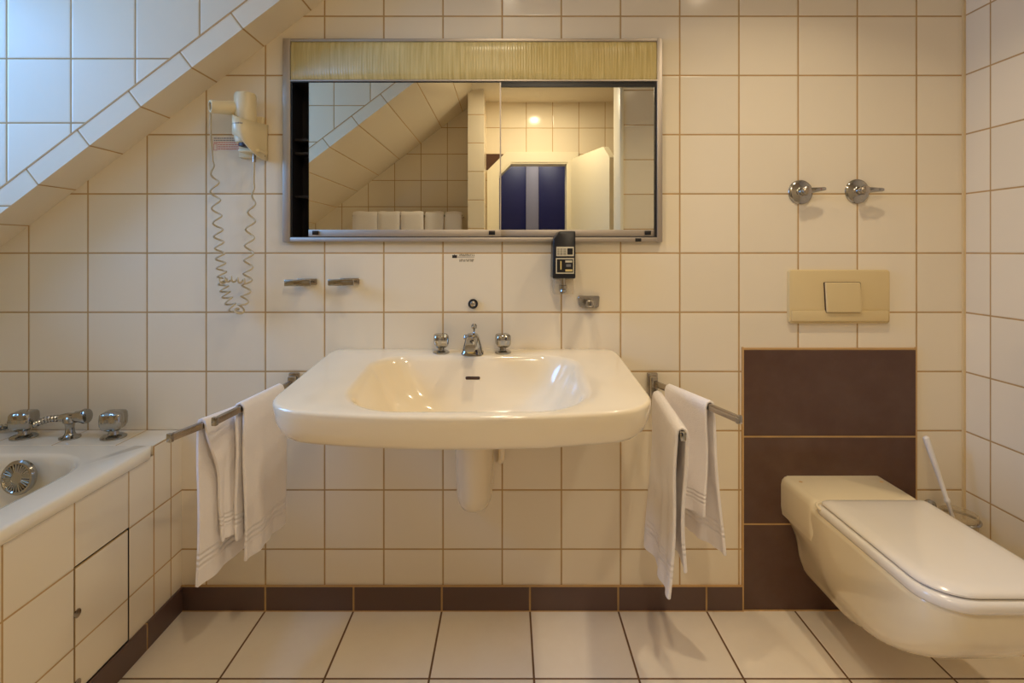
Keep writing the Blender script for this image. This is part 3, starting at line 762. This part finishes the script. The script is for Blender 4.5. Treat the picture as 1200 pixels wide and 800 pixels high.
# ================================================================== TOWEL RAILS AND TOWELS
def rail(bx, A, B, zA, zB, label):
    t = thing('towel_rail', (bx, 0, .71), label, 'towel rail', None)
    bm = nb(); box(bm, bx-.018, bx+.018, -.010, 0, .715, .800, .003); box(bm, bx-.012, bx+.012, -.034, -.008, .722, .792, .003); obj('wall_bracket', bm, M_dchr, t)
    for P_, z in ((A, zA), (B, zB)):
        bm = nb(); a = Vector((bx, -.022, z)); e = Vector((P_[0], P_[1], z)); bar(bm, a, e, .011, .019, .002)
        arm = obj('arm', bm, M_dchr, t)
        bm = nb(); d = (e-a).normalized(); bar(bm, e-d*.002, e+d*.010, .014, .022, .002); obj('end_cap', bm, M_chrome, arm)
    return t
LB = -.722; LA = (-.844, -.482); LBb = (-.760, -.431); zLA, zLB = .745, .770
RB = .484; RA = (.602, -.415); RBb = (.440, -.47); zRA, zRB = .770, .745
rail(LB, LA, LBb, zLA, zLB, 'double arm chrome towel rail on the wall left of the washbasin')
rail(RB, RA, RBb, zRA, zRB, 'double arm chrome towel rail on the wall right of the washbasin')
def towel(name, a, e, z, t0, t1, dropL, dropR, label, seed, spreadL=.02, spreadR=.02, gather=0.0, group='small white towels on the swivel rails', flare=0.0, thick=.009, slantL=0.0, slantR=0.0, slideR=None, wob=1.0):
    """Terry towel folded over a rail from a to e (between fractions t0,t1).  dropL/R = drop of the two sides at
    (near end, far end); near = towards the camera."""
    a = Vector(a); e = Vector(e); ax = (e-a); L = ax.length; ax = ax/L; side = Vector((-ax.y, ax.x, 0))
    if side.x > 0: side = -side                       # 'left' side = -X
    n, mV = 44, 34
    rnd = random.Random(seed); ph = [rnd.uniform(0, 6) for _ in range(6)]
    rt = .008+thick/2
    grid = []
    def pt(v, w):                                     # v 0 (near end t1) .. 1 (far end t0), w arclength param -1..1
        t = t1+(t0-t1)*v
        base = a+ax*(L*t); base.z = z
        s = -1 if w < 0 else 1
        dn, df = (dropL if w < 0 else dropR)
        drop = dn+(df-dn)*v
        q = abs(w)
        arc = .06
        if q < arc:
            an = q/arc*PI/2; off = rt*math.sin(an); dzv = rt*.0+ (.0105+thick/2)*math.cos(an)
            dn_ = dzv
        else:
            u = (q-arc)/(1-arc); off = rt+(spreadL if w < 0 else spreadR)*(u**1.0)
            dn_ = -drop*u
            wb = .006*math.sin(u*5+ph[0]+v*2)+.008*u*math.sin(v*9+ph[1 if s < 0 else 2])+.004*u*math.sin(v*21+ph[3]+u*3)
            off += wb*wob*min(1, u*3)
        cen = .5
        uu = max(0, (q-arc)/(1-arc))
        vv = (v-cen)*(1-gather*min(1, uu*1.3)*(1+.3*math.sin(uu*4+ph[4])))*(1+flare*uu)+cen
        if w > 0 and slideR:
            q2 = min(1, uu*2.0); q2 = q2*q2*(3-2*q2); vv = vv*(1-q2)+(slideR[0]+(v-.5)*slideR[1])*q2
        t = t1+(t0-t1)*vv
        base = a+ax*(L*t)
        sl = (slantL if w < 0 else slantR)*uu
        p = Vector((base.x, base.y, z))+side*(-s*off)*1.0+ax*sl
        if gather: p += side*(gather*.05*uu*math.sin(v*14+ph[5]))
        p.z += dn_
        return p
    b = nb(); rows = []
    for i in range(-mV, mV+1):
        w = i/mV; rows.append([pt(k/n, w) for k in range(n+1)])
    R = [[b.b.verts.new(p) for p in r] for r in rows]
    for r0, r1 in zip(R, R[1:]):
        for k in range(n): b.b.faces.new((r0[k], r0[k+1], r1[k+1], r1[k]))
    o = obj(name, b, M_towelA, None, 60)
    uv = o.data.uv_layers.new(name='UVMap')
    idx = {}
    for ri, r in enumerate(rows):
        for k in range(n+1): idx[ri*(n+1)+k] = (k/n, abs(ri-mV)/mV)
    for l in o.data.loops: uv.data[l.index].uv = idx[l.vertex_index]
    so = o.modifiers.new('thick', 'SOLIDIFY'); so.thickness = thick; so.offset = 0
    bv = o.modifiers.new('round', 'BEVEL'); bv.width = thick*.4; bv.segments = 3; bv.limit_method = 'ANGLE'; bv.angle_limit = math.radians(50)
    tag(o, label, 'towel', group); return o
def towel_mat():
    m = bpy.data.materials.new('white_terry_banded'); m.use_nodes = True; N = m.node_tree.nodes; L = m.node_tree.links; b = N['Principled BSDF']
    b.inputs['Base Color'].default_value = lin((243, 237, 234)); b.inputs['Roughness'].default_value = .95; b.inputs['Sheen Weight'].default_value = .3
    uv = N.new('ShaderNodeUVMap'); sp = N.new('ShaderNodeSeparateXYZ'); L.new(uv.outputs[0], sp.inputs[0])
    tc = N.new('ShaderNodeTexCoord'); nz = N.new('ShaderNodeTexNoise'); nz.inputs['Scale'].default_value = 330; L.new(tc.outputs['Object'], nz.inputs[0])
    nz2 = N.new('ShaderNodeTexNoise'); nz2.inputs['Scale'].default_value = 22; L.new(tc.outputs['Object'], nz2.inputs[0])
    def mth(op, a, c, d=None):
        n = N.new('ShaderNodeMath'); n.operation = op
        for i, v in enumerate((a, c, d)):
            if v is None: continue
            if isinstance(v, (int, float)): n.inputs[i].default_value = v
            else: L.new(v, n.inputs[i])
        return n.outputs[0]
    v = sp.outputs[1]
    band = mth('MULTIPLY', mth('GREATER_THAN', v, .80), mth('LESS_THAN', v, .90))
    st = mth('MULTIPLY', band, mth('SINE', mth('MULTIPLY', v, 190), 0))
    h = mth('ADD', mth('MULTIPLY', nz.outputs[0], 1.2), mth('MULTIPLY', st, 1.2)); h = mth('ADD', h, mth('MULTIPLY', nz2.outputs[0], 3.0))
    bp = N.new('ShaderNodeBump'); bp.inputs['Strength'].default_value = .65; bp.inputs['Distance'].default_value = .002
    L.new(h, bp.inputs['Height']); L.new(bp.outputs[0], b.inputs['Normal']); return m
M_towelA = towel_mat()
def on(b_, e_, z): return (b_, -.022, z), (e_[0], e_[1], z)
a_, e_ = on(LB, LA, zLA)
towel('towel', a_, e_, zLA, .22, .80, (.435, .42), (.33, .33), 'white hand towel on the left rail, on the outer arm nearest the bathtub', 3, .004, .006, slideR=(.30, .28), wob=.6)
a_, e_ = on(LB, LBb, zLB)
towel('towel', a_, e_, zLB, .20, .74, (.37, .40), (.425, .43), 'white hand towel on the left rail, on the inner arm directly beside the washbasin', 5, .0, .004, wob=.6)
a_, e_ = on(RB, RBb, zRB)
towel('towel', a_, e_, zRB, .16, .985, (.43, .47), (.36, .36), 'narrow white hand towel hanging lowest, on the right rail next to the washbasin', 8, .012, -.004, gather=.10, wob=.8)
a_, e_ = on(RB, RA, zRA)
towel('towel', a_, e_, zRA, .22, .72, (.31, .33), (.43, .44), 'wide white hand towel on the right rail, on the arm pointing to the toilet', 11, .004, .040, wob=.6)

# ================================================================== BATHTUB
TX, TZ = -1.104, .606
LEDY = -.147
tub = thing('bathtub', (-1.45, -1.0, 0), 'ivory built-in bathtub along the left wall with cream tiled side', 'bathtub')
# tiled ledge at the head
bm = nb(); bm.keep = True; box(bm, XL+.003, TX-.0012, LEDY, -.001, TZ-.03, TZ, .0015)
lg = obj('tiled_ledge', bm, M_ledge, tub, smooth=False); obj_uv(lg, AX, AY)
# side panel
def sidepoly(y0_, y1_, zlo, zhi): return [(TX, y0_, zlo), (TX, y1_, zlo), (TX, y1_, zhi), (TX, y0_, zhi)]
bm = nb(); bm.keep = True; uvl = bm.b.loops.layers.uv.new('UVMap')
for y0_, y1_, zhi in ((0, LEDY, TZ-.002), (LEDY, -.259, TZ-.03), (-.463, -1.95, TZ-.03)):
    poly_face(bm, [Vector(p) for p in sidepoly(y0_, y1_, .0, zhi)], AY, AZ, uvl)
poly_face(bm, [Vector(p) for p in sidepoly(-.259, -.463, .408, TZ-.03)], AY, AZ, uvl)
for f in bm.b.faces:
    f.normal_update()
    if f.normal.x < 0: f.normal_flip()
_rd(bm.b, verts=bm.b.verts, dist=1e-5)
sp_ = obj('side_panel', bm, M_panel, tub, smooth=False)
bm = nb(); box(bm, TX-.001, TX+.0006, LEDY-.0025, LEDY+.0025, .08, TZ-.002); obj('panel_joint', bm, M_joint, tub, smooth=False)
bm = nb(); box(bm, TX-.02, TX-.006, -.470, -.250, 0, .415); obj('panel_gap_shade', bm, M_black, tub, smooth=False)  # black sheet stands in for the shade in the gap round the access panel
bm = nb(); bm.keep = True; box(bm, TX-.005, TX+.0005, -.4585, -.2640, .083, .4025, .001)
ap = obj('access_panel', bm, M_panel, tub, smooth=False); obj_uv(ap, AY, AZ)
for z in (.285, .105):
    bm = nb(); lathe(bm, (TX, -.452, z), (1, 0, 0), [(0, .011), (.0025, .011), (.003, .008)], 16); obj('screw_cap', bm, M_dchr, ap)
# tub shell
bm = nb()
tx0, tx1, ty1, ty0 = XL+.003, TX+.008, LEDY-.001, -1.95
def trr(i, r=.012): return [Vector((x, y)) for x, y in ray_outline(fillet([(tx1-i, ty1-i*.1), (tx0+i, ty1-i*.1), (tx0+i, ty0+i), (tx1-i, ty0+i)], [r]*4, 6), TC, NT)]
TC = ((tx0+tx1)/2, -1.0); NT = 220
def tin(i, r): return [Vector((x, y)) for x, y in ray_outline(fillet([(-1.205-i*.5, -.228-i*.55), (-1.765+i*.5, -.228-i*.55), (-1.765+i*.5, -1.85+i*1.6), (-1.205-i*.5, -1.85+i*1.6)], [r]*4, 10), TC, NT)]
def zl(ring, z): return [Vector((p.x, p.y, z)) for p in ring]
loft(bm, [zl(trr(.03), TZ-.034), zl(trr(.004), TZ-.034), zl(trr(0), TZ-.030), zl(trr(0), TZ-.012), zl(trr(.003), TZ-.004), zl(trr(.010), TZ-.001), zl(trr(.018), TZ),
          zl(tin(-.030, .17), TZ), zl(tin(-.012, .165), TZ-.002), zl(tin(.0, .16), TZ-.009), zl(tin(.012, .155), TZ-.03), zl(tin(.035, .15), TZ-.12), zl(tin(.075, .14), TZ-.28), zl(tin(.12, .12), TZ-.36), zl(tin(.2, .08), TZ-.40)], cap=False)
bm.b.verts.ensure_lookup_table()
vs = list(bm.b.verts)[-NT:]; bm.b.faces.new(vs)
obj('tub', bm, M_bath, tub, angle=50)
c = P(17, 563, -.285)
bm = nb(); lathe(bm, (c.x, -.245, c.z), (0, -1, .12), [(0, .030), (.012, .034), (.018, .047), (.030, .049), (.036, .045), (.037, .040), (.033, .036), (.036, .012), (.036, .001)], 40); ov = obj('overflow_dial', bm, M_chrome, tub)
bm = nb(); nrm = Vector((0, -1, .12)).normalized(); cc_ = Vector((c.x, -.245, c.z))+nrm*.035
u_ = nrm.orthogonal().normalized(); v_ = nrm.cross(u_)
for k in range(28):
    a = 2*PI*k/28; d = u_*math.cos(a)+v_*math.sin(a); tube(bm, [cc_+d*.016, cc_+d*.041], .0016, 6)
obj('ribs', bm, M_chrome, ov)
# bath taps on the ledge
lz = TZ
tA = make_tap(P(28, 512, -.075).x, -.075, lz, 1.38, 'large chrome tap handle on the bath ledge, left of the hand shower holder', 'bath tap handles')
dup(tA, (P(133, 512, -.075).x, -.075, lz), 'large chrome tap handle on the bath ledge, nearest the towel rail')
hb = P(82, 513, -.08); hb = Vector((hb.x, -.08, lz))
t = thing('hand_shower', hb, 'chrome hand shower lying in its low holder on the bath ledge with ribbed hose', 'hand shower')
bm = nb(); lathe(bm, hb, (0, 0, 1), [(0, .030), (.004, .030), (.008, .020), (.012, .016), (.020, .013), (.034, .012), (.046, .014), (.052, .019), (.066, .019), (.070, .014)]); obj('holder', bm, M_chrome, t)
ctr = hb+Vector((0, 0, .066))
bm = nb(); lathe(bm, ctr+Vector((-.030, 0, -.002)), (1, 0, .08), [(0, .012), (.02, .015), (.045, .014), (.05, .018), (.068, .020), (.078, .024), (.088, .022), (.090, .015)]); obj('shower_head', bm, M_chrome, t)
hpath = smooth_path([ctr+Vector((-.028, 0, -.002)), ctr+Vector((-.075, .006, -.008)), ctr+Vector((-.13, .012, -.026)), Vector((P(28, 0, -.04).x, -.020, lz+.030)), Vector((P(8, 0, -.05).x, -.024, lz+.020)), Vector((P(-20, 0, -.05).x, -.04, lz+.015)), Vector((-1.76, -.06, lz+.013)), Vector((-1.81, -.08, lz+.013))], 40)
L_ = 0; rad = []; lp = hpath[0]
for q in hpath:
    L_ += (q-lp).length; lp = q; rad.append(.0080+.0034*math.sin(L_*2*PI/.0115))
bm = nb(); tube(bm, hpath, rad, 12); obj('hose', bm, M_chrome, t)

# ================================================================== TOILET
TCX = 1.088
toi = thing('toilet', (TCX, 0, .13), 'beige wall-hung toilet with closed bone-white lid on the brown tiled panel', 'toilet')
NT2 = 160
def toutline(inset, yf, rf=.085, rr=.03, yr=0.0, hw=.167, ri=0.0):
    h = hw-inset
    p = fillet([(TCX+h-ri, yr), (TCX-h+ri, yr), (TCX-h+ri, -.03), (TCX-h, -.22 if ri else -.16), (TCX-h, yf), (TCX+h, yf), (TCX+h, -.22 if ri else -.16), (TCX+h-ri, -.03)], [rr, rr, .0, .0, rf, rf, .0, .0], 12)
    return p
def tring(inset, yf, z, rf=.085, c=(TCX, -.12), yr=0.0, rr=.01, hw=.167, f=None, ri=0.0):
    return [Vector((q.x, q.y, (z if f is None else f(q)))) for q in ray_outline(toutline(inset, yf, rf, rr, yr, hw, ri), c, NT2)]
bm = nb()
lv = [(.078, -.255, .128, .03, .0), (.072, -.30, .138, .04, .0), (.066, -.345, .152, .05, .001), (.056, -.40, .170, .06, .004), (.043, -.455, .190, .07, .012), (.029, -.512, .217, .085, .022), (.016, -.565, .252, .09, .028), (.008, -.608, .290, .09, .020), (.003, -.638, .328, .09, .003), (.001, -.655, .360, .088, .01), (0, -.663, .390, .087, 0), (0, -.666, .412, .086, 0), (0, -.666, .424, .086, 0), (.006, -.660, .430, .08, 0)]
loft(bm, [tring(i, yf, z, r, ri=ri) for i, yf, z, r, ri in lv])
body = obj('bowl', bm, M_beige, toi, angle=50)
bm = nb()                                     # raised deck at the wall
R_ = []
for k, (ins, z) in enumerate(((.0045, .324), (.001, .345), (0, .352), (0, .425), (.003, .440), (.010, .449), (.022, .4535))):
    yf = -.206+ins*.6
    p = fillet([(TCX+.170-ins*.7, -.001), (TCX-.1705+ins, -.001), (TCX-.1677+ins, yf), (TCX+.170-ins*.7, yf)], [.004, .004, .030, .035], 8)
    R_.append([Vector((q.x, q.y, z)) for q in ray_outline(p, (TCX, -.06), NT2)])
loft(bm, R_)
lip = smooth_path([(TCX-.165, -.235, .4440), (TCX-.1645, -.212, .4500), (TCX-.150, -.2035, .4525), (TCX-.12, -.203, .4530), (TCX+.12, -.203, .4530), (TCX+.150, -.2035, .4525)], 8)
tube(bm, lip, .0048, 10)
obj('rear_deck', bm, M_beige, toi, angle=50)
def slab(levels, m, name, par):
    bm = nb(); R_ = []
    for ins, z in levels:
        p = fillet([(TCX+.160-ins, -.211-ins), (TCX-.160+ins, -.211-ins), (TCX-.160+ins, -.672+ins), (TCX+.160-ins, -.672+ins)], [.016, .016, .088-ins*.5, .088-ins*.5], 12)
        R_.append([Vector((q.x, q.y, z)) for q in ray_outline(p, (TCX, -.40), NT2)])
    loft(bm, R_); return obj(name, bm, m, par, angle=50)
slab([(.006, .425), (-.003, .427), (-.007, .434), (-.007, .445), (-.003, .452), (.006, .4545)], M_seat, 'seat', toi)
slab([(.0085, .4540), (.0085, .4580)], M_black, 'seat_gap_shade', toi)  # black slab paints the shade in the slit under the lid
slab([(.005, .4575), (.002, .459), (.002, .463), (.008, .4685), (.018, .4725), (.035, .4745), (.08, .4755)], M_seat, 'lid', toi)
for sx in (-.130, .135):
    bm = nb(); lathe(bm, (TCX+sx, -.055, .453), (0, 0, 1), [(0, .006), (.001, .006), (.0014, .004)], 14); obj('fixing_dot', bm, M_joint, toi)

# toilet brush on its wall holder
c = P(1123, 600, -.085); t = thing('toilet_brush', (c.x, 0, .24), 'white toilet brush in frosted glass cup on chrome wall mount, behind the toilet', 'toilet brush')
bx, by = c.x, -.085
bm = nb(); lathe(bm, (bx, by, .255), (0, 0, 1), [(0, .030), (.004, .040), (.03, .047), (.09, .052), (.112, .052), (.113, .049), (.09, .048), (.03, .043), (.008, .034), (.006, .001)], 32); obj('cup', bm, M_frost, t)
bm = nb(); q = P(1096, 598, -.03); lathe(bm, (q.x, 0, q.z), (0, -1, 0), [(0, .024), (.006, .024), (.012, .018), (.014, .010), (.03, .010)])
tube(bm, [(q.x, -.028, q.z), (q.x+.005, -.06, q.z), (bx-.050, by, q.z)], .005)
tube(bm, [(bx+.056*math.cos(a*2*PI/24), by+.056*math.sin(a*2*PI/24), q.z) for a in range(25)], .0045, 8); obj('wall_mount', bm, M_chrome, t)
bm = nb(); top = P(1084.5, 511, -.045); bot = Vector((bx, by, .30)); d = top-bot
tube(bm, [bot, bot+d*.30, bot+d*.32, bot+d*.345, bot+d*.36, bot+d*.6, bot+d*.93, bot+d*.985, top], [.0055, .0055, .0085, .0085, .006, .0075, .0098, .0095, .005], 14); obj('handle', bm, M_white, t)
bm = nb(); tube(bm, [Vector((bx, by, .268)), Vector((bx, by, .28)), bot+Vector((0, 0, .015))], [.022, .030, .022], 16); obj('brush_head', bm, M_white, t)

# ================================================================== HAIR DRYER
hd = thing('hair_dryer', (P(292, 150, 0).x, 0, P(0, 187, 0).z), 'cream wall-mounted hair dryer with coiled cord left of the mirror cabinet', 'hair dryer')
yh = -.066
def ph(px, py, y=yh): return P(px, py, y)
# holder sleeve: rounded shell, lower edge cut in a curve rising to the left
bm = nb(); b = bm.b
xl, xr = ph(272.5, 0).x, P(313, 0, -.01).x
n = 34; cols_o = []
xm_, hw2 = (xl+xr)/2, (xr-xl)/2
def sleeve_y(x):
    u = min(1, abs(x-xm_)/hw2); return -.002-.118*(1-u**2.6)**(1/2.2)
for k in range(n+1):
    a = PI*k/n; x = xm_+hw2*math.cos(a)*(1 if k not in (0, n) else 1); yy = sleeve_y(x); f = (xr-x)/(2*hw2)
    d_ = yy-CY
    ztop = P(0, 144-11*f, yy*.6-.03).z; zbot = P(0, 187-29*(1-(1-f)**3), yy*.6-.03).z
    cols_o.append((Vector((x, yy, ztop)), Vector((x, yy, zbot))))
mid = [b.verts.new(p) for p, _ in cols_o]; low = [b.verts.new(q) for _, q in cols_o]; mm = [b.verts.new((p*.5+q*.5)) for p, q in cols_o]
for k in range(n):
    b.faces.new((mid[k], mid[k+1], mm[k+1], mm[k])); b.faces.new((mm[k], mm[k+1], low[k+1], low[k]))
sl = obj('holder', bm, M_dryer, hd, angle=60)
so = sl.modifiers.new('shell', 'SOLIDIFY'); so.thickness = .006; so.offset = -1
bm = nb(); box(bm, ph(283, 0, 0).x, ph(311, 0, 0).x, -.02, 0, P(0, 186, 0).z, P(0, 138, 0).z, .004); box(bm, ph(285, 0, -.04).x, ph(309, 0, -.04).x, -.075, -.01, ph(0, 178.5).z, ph(0, 174.5).z, .004); bp_ = obj('back_plate', bm, M_dryer, hd)
bm = nb(); q = P(309.5, 183, -.022); lathe(bm, q, (0, -1, 0), [(0, .005), (.003, .005), (.004, .003)], 12); q = P(304, 176.5, -.022); box(bm, q.x-.008, q.x+.006, -.026, -.018, q.z-.003, q.z+.002); obj('indicator', bm, M_black, bp_)
# dryer head: upright barrel
bm = nb(); hc = ph(287.5, 0); rB = .0335
zb_ = ph(0, 168.5).z; zt_ = ph(0, 108.5).z
lathe(bm, (hc.x, yh, zb_), (0, 0, 1), [(0, .024), (.003, .029), (.02, rB), (zt_-zb_-.010, rB), (zt_-zb_-.004, rB-.003), (zt_-zb_-.001, rB-.012), (zt_-zb_, .002)], 36)
dh = obj('dryer_head', bm, M_dryer, hd)
bm = nb(); lathe(bm, (hc.x+.004, yh, ph(0, 172.5).z), (.12, 0, 1), [(0, .018), (.0005, .0245), (.018, .026)], 28); obj('air_outlet', bm, M_hole, dh)
# handle: tube to the left with hollow end
e0 = P(246.0, 124.5, -.125); e1 = ph(280, 127.5)
bm = nb(); dv = (e1-e0).normalized(); Lh = (e1-e0).length
lathe(bm, e0, dv, [(.010, .004), (.0101, .0125), (0, .0145), (-.0, .0185), (.004, .0205), (.02, .0205), (Lh*.6, .022), (Lh, .025)], 30, cap=False)
obj('handle', bm, M_dryer, hd, angle=50)
bm = nb(); lathe(bm, e0+dv*.004, dv, [(0, .0005), (0, .0120), (.004, .0125)], 24, cap=False); obj('handle_end', bm, M_dchr, hd)
# faint maker's print on the holder
bm = nb(); rnd = random.Random(4); x = xl+.006
zc = P(0, 145.5, -.10).z
while x < xl+.056:
    yy = sleeve_y(x); hh = rnd.choice((.0022, .0030)); box(bm, x, x+.0026, yy-.0006, yy+.004, zc-.0022, zc-.0022+hh*1.6); x += .0044
obj('maker_print', bm, M_grey, sl, smooth=False)
# coiled cord
bm = nb()
def helix(cpts, amp, pitch, start=0.0):
    path = smooth_path(cpts, 40); out = []; L = 0; lp = path[0]; tot = sum((path[i+1]-path[i]).length for i in range(len(path)-1))
    # resample densely
    fine = []
    for i in range(len(path)-1):
        for j in range(4): fine.append(path[i].lerp(path[i+1], j/4))
    fine.append(path[-1])
    ph_ = start; lp = fine[0]; s = 0
    for i, q in enumerate(fine):
        ds = (q-lp).length; s += ds; f = s/tot
        pt_ = pitch(f) if callable(pitch) else pitch
        ph_ += 2*PI*ds/pt_; lp = q
        t = (fine[min(i+1, len(fine)-1)]-fine[max(i-1, 0)]).normalized()
        u = t.cross(AY).normalized(); v = t.cross(u); am = amp(f) if callable(amp) else amp
        out.append(q+u*(am*math.cos(ph_))+v*(am*math.sin(ph_)))
    return out
yc = -.045
def q_(px, py, y=yc): return P(px, py, y)
amp = lambda f: .0135*min(1, max(0, (f-.14)/.06))*min(1, max(0, (.93-f)/.10)) if f < 1 else 0
pit = lambda f: (.062 if f < .2 else max(.020, .062-(f-.2)*.14)) if f < .5 else min(.058, .020+(f-.5)*.12)
pts = helix([P(246.8, 133, -.12), q_(246.8, 150, -.09), q_(248, 172), q_(250, 200), q_(254, 250), q_(258, 300), q_(262, 335), q_(270, 356), q_(278, 366), q_(286, 352), q_(290, 325), q_(292, 290), q_(294, 255), q_(297, 230), q_(297.5, 205), q_(298, 184, -.04)], amp, pit)
pts = [Vector((p.x, min(p.y, -.006), p.z)) for p in pts]
tube(bm, pts, .0031, 7); obj('cord', bm, M_cord, hd)
bm = nb(); tg = helix([q_(258, 330, -.06), q_(268, 327, -.065), q_(278, 328, -.065), q_(288, 330, -.06)], .008, .020)
tube(bm, [Vector((p.x, min(p.y, -.008), p.z)) for p in tg], .0031, 7); obj('cord_tangle', bm, M_cord, hd)
bm = nb(); tube(bm, [ph(298, 176, -.04), ph(298, 190, -.04)], .0055, 10); obj('cord_sleeve', bm, M_dchr, hd)
# warning sticker behind the dryer
xa, za = p0(249.5, 177); xb, zb = p0(283, 160)
t = thing('warning_sticker', ((xa+xb)/2, 0, za), 'small pale sticker with red print on the tiles behind the hair dryer', 'sticker')
bm = nb(); box(bm, xa, xb, -.0005, 0, za, zb); obj('film', bm, M_label, t, smooth=False)
rnd = random.Random(2)
bm = nb(); red = nb()
for k, py in enumerate((161.5, 164.0, 166.5, 169, 171.5, 174)):
    px = 250.8 if k < 3 else 255.5
    while px < 282:
        w = rnd.uniform(1.2, 3.2); a_x, a_z = p0(px, py+1.0); b_x, b_z = p0(min(px+w, 282.4), py)
        box(red if k in (2, 3, 4, 5) else bm, a_x, b_x, -.0009, -.0004, a_z, b_z); px += w+.6
obj('print', bm, M_grey, t, smooth=False)
for a in ((250.4, 168.6, 250.9, 176), (254, 168.6, 254.5, 176), (250.4, 168.4, 254.5, 168.9), (250.4, 175.6, 254.5, 176.1)):
    a_x, a_z = p0(a[0], a[3]); b_x, b_z = p0(a[2], a[1]); box(red, a_x, b_x, -.0009, -.0004, a_z, b_z)
obj('print', red, M_red, t, smooth=False)

# ================================================================== TOWELS BEHIND (seen in the mirror)
YS = -2.28
t = thing('towel_shelf', (-.74, YB, 1.02), 'chrome rail carrying folded bath towels on the rear alcove wall, seen in the mirror', 'towel rack')
bm = nb(); tube(bm, [(-1.135, YS+.10, 1.462), (-.330, YS+.10, 1.462)], .009, 12)
for x in (-1.12, -.345): tube(bm, [(x, YB+.001, 1.462), (x, YS+.10, 1.462)], .008, 10)
obj('rail', bm, M_chrome, t)
bts = [(-1.130, -.945), (-.948, -.782), (-.782, -.612), (-.604, -.466), (-.460, -.335)]
names = ['folded white bath towel on the rear rail in the mirror, leftmost of the row', 'folded white bath towel second from the left in the mirror row',
         'folded white bath towel in the middle of the mirror row', 'folded white bath towel second from the right in the mirror row', 'narrow folded white bath towel at the right end of the mirror row']
for k, (xa, xb) in enumerate(bts):
    bm = nb(); rg = []; rnd = random.Random(k+20)
    yc_ = YS+.10; tk = .030
    prof = []
    zb0 = 1.08+rnd.uniform(-.02, .02)
    for s_ in range(7): prof.append((-tk, zb0+(1.46-zb0)*s_/6))
    for s_ in range(1, 8): a = PI-PI*s_/8; prof.append((tk*math.cos(a), 1.46+.036*math.sin(a)))
    for s_ in range(7): prof.append((tk, 1.46-(1.46-zb0-.03)*s_/6))
    sk = rnd.uniform(-.008, .008)
    for j in range(9):
        u = j/8; x = xa+(xb-xa-.006)*u; e = 1-.25*abs(2*u-1)**8
        rg.append([Vector((x+sk*(z-1.46)*3, yc_+y*e, z-(.004*abs(2*u-1)**6)+.002*math.sin(7*u+k))) for y, z in prof]+[Vector((x+sk*(z-1.46)*3, yc_+y*.25, z)) for y, z in ((tk, zb0+.03), (-tk, zb0))][:0])
    loft(bm, rg); tag(obj('bath_towel', bm, M_towel, None, 50), names[k], 'towel', 'folded bath towels on the rear rail')
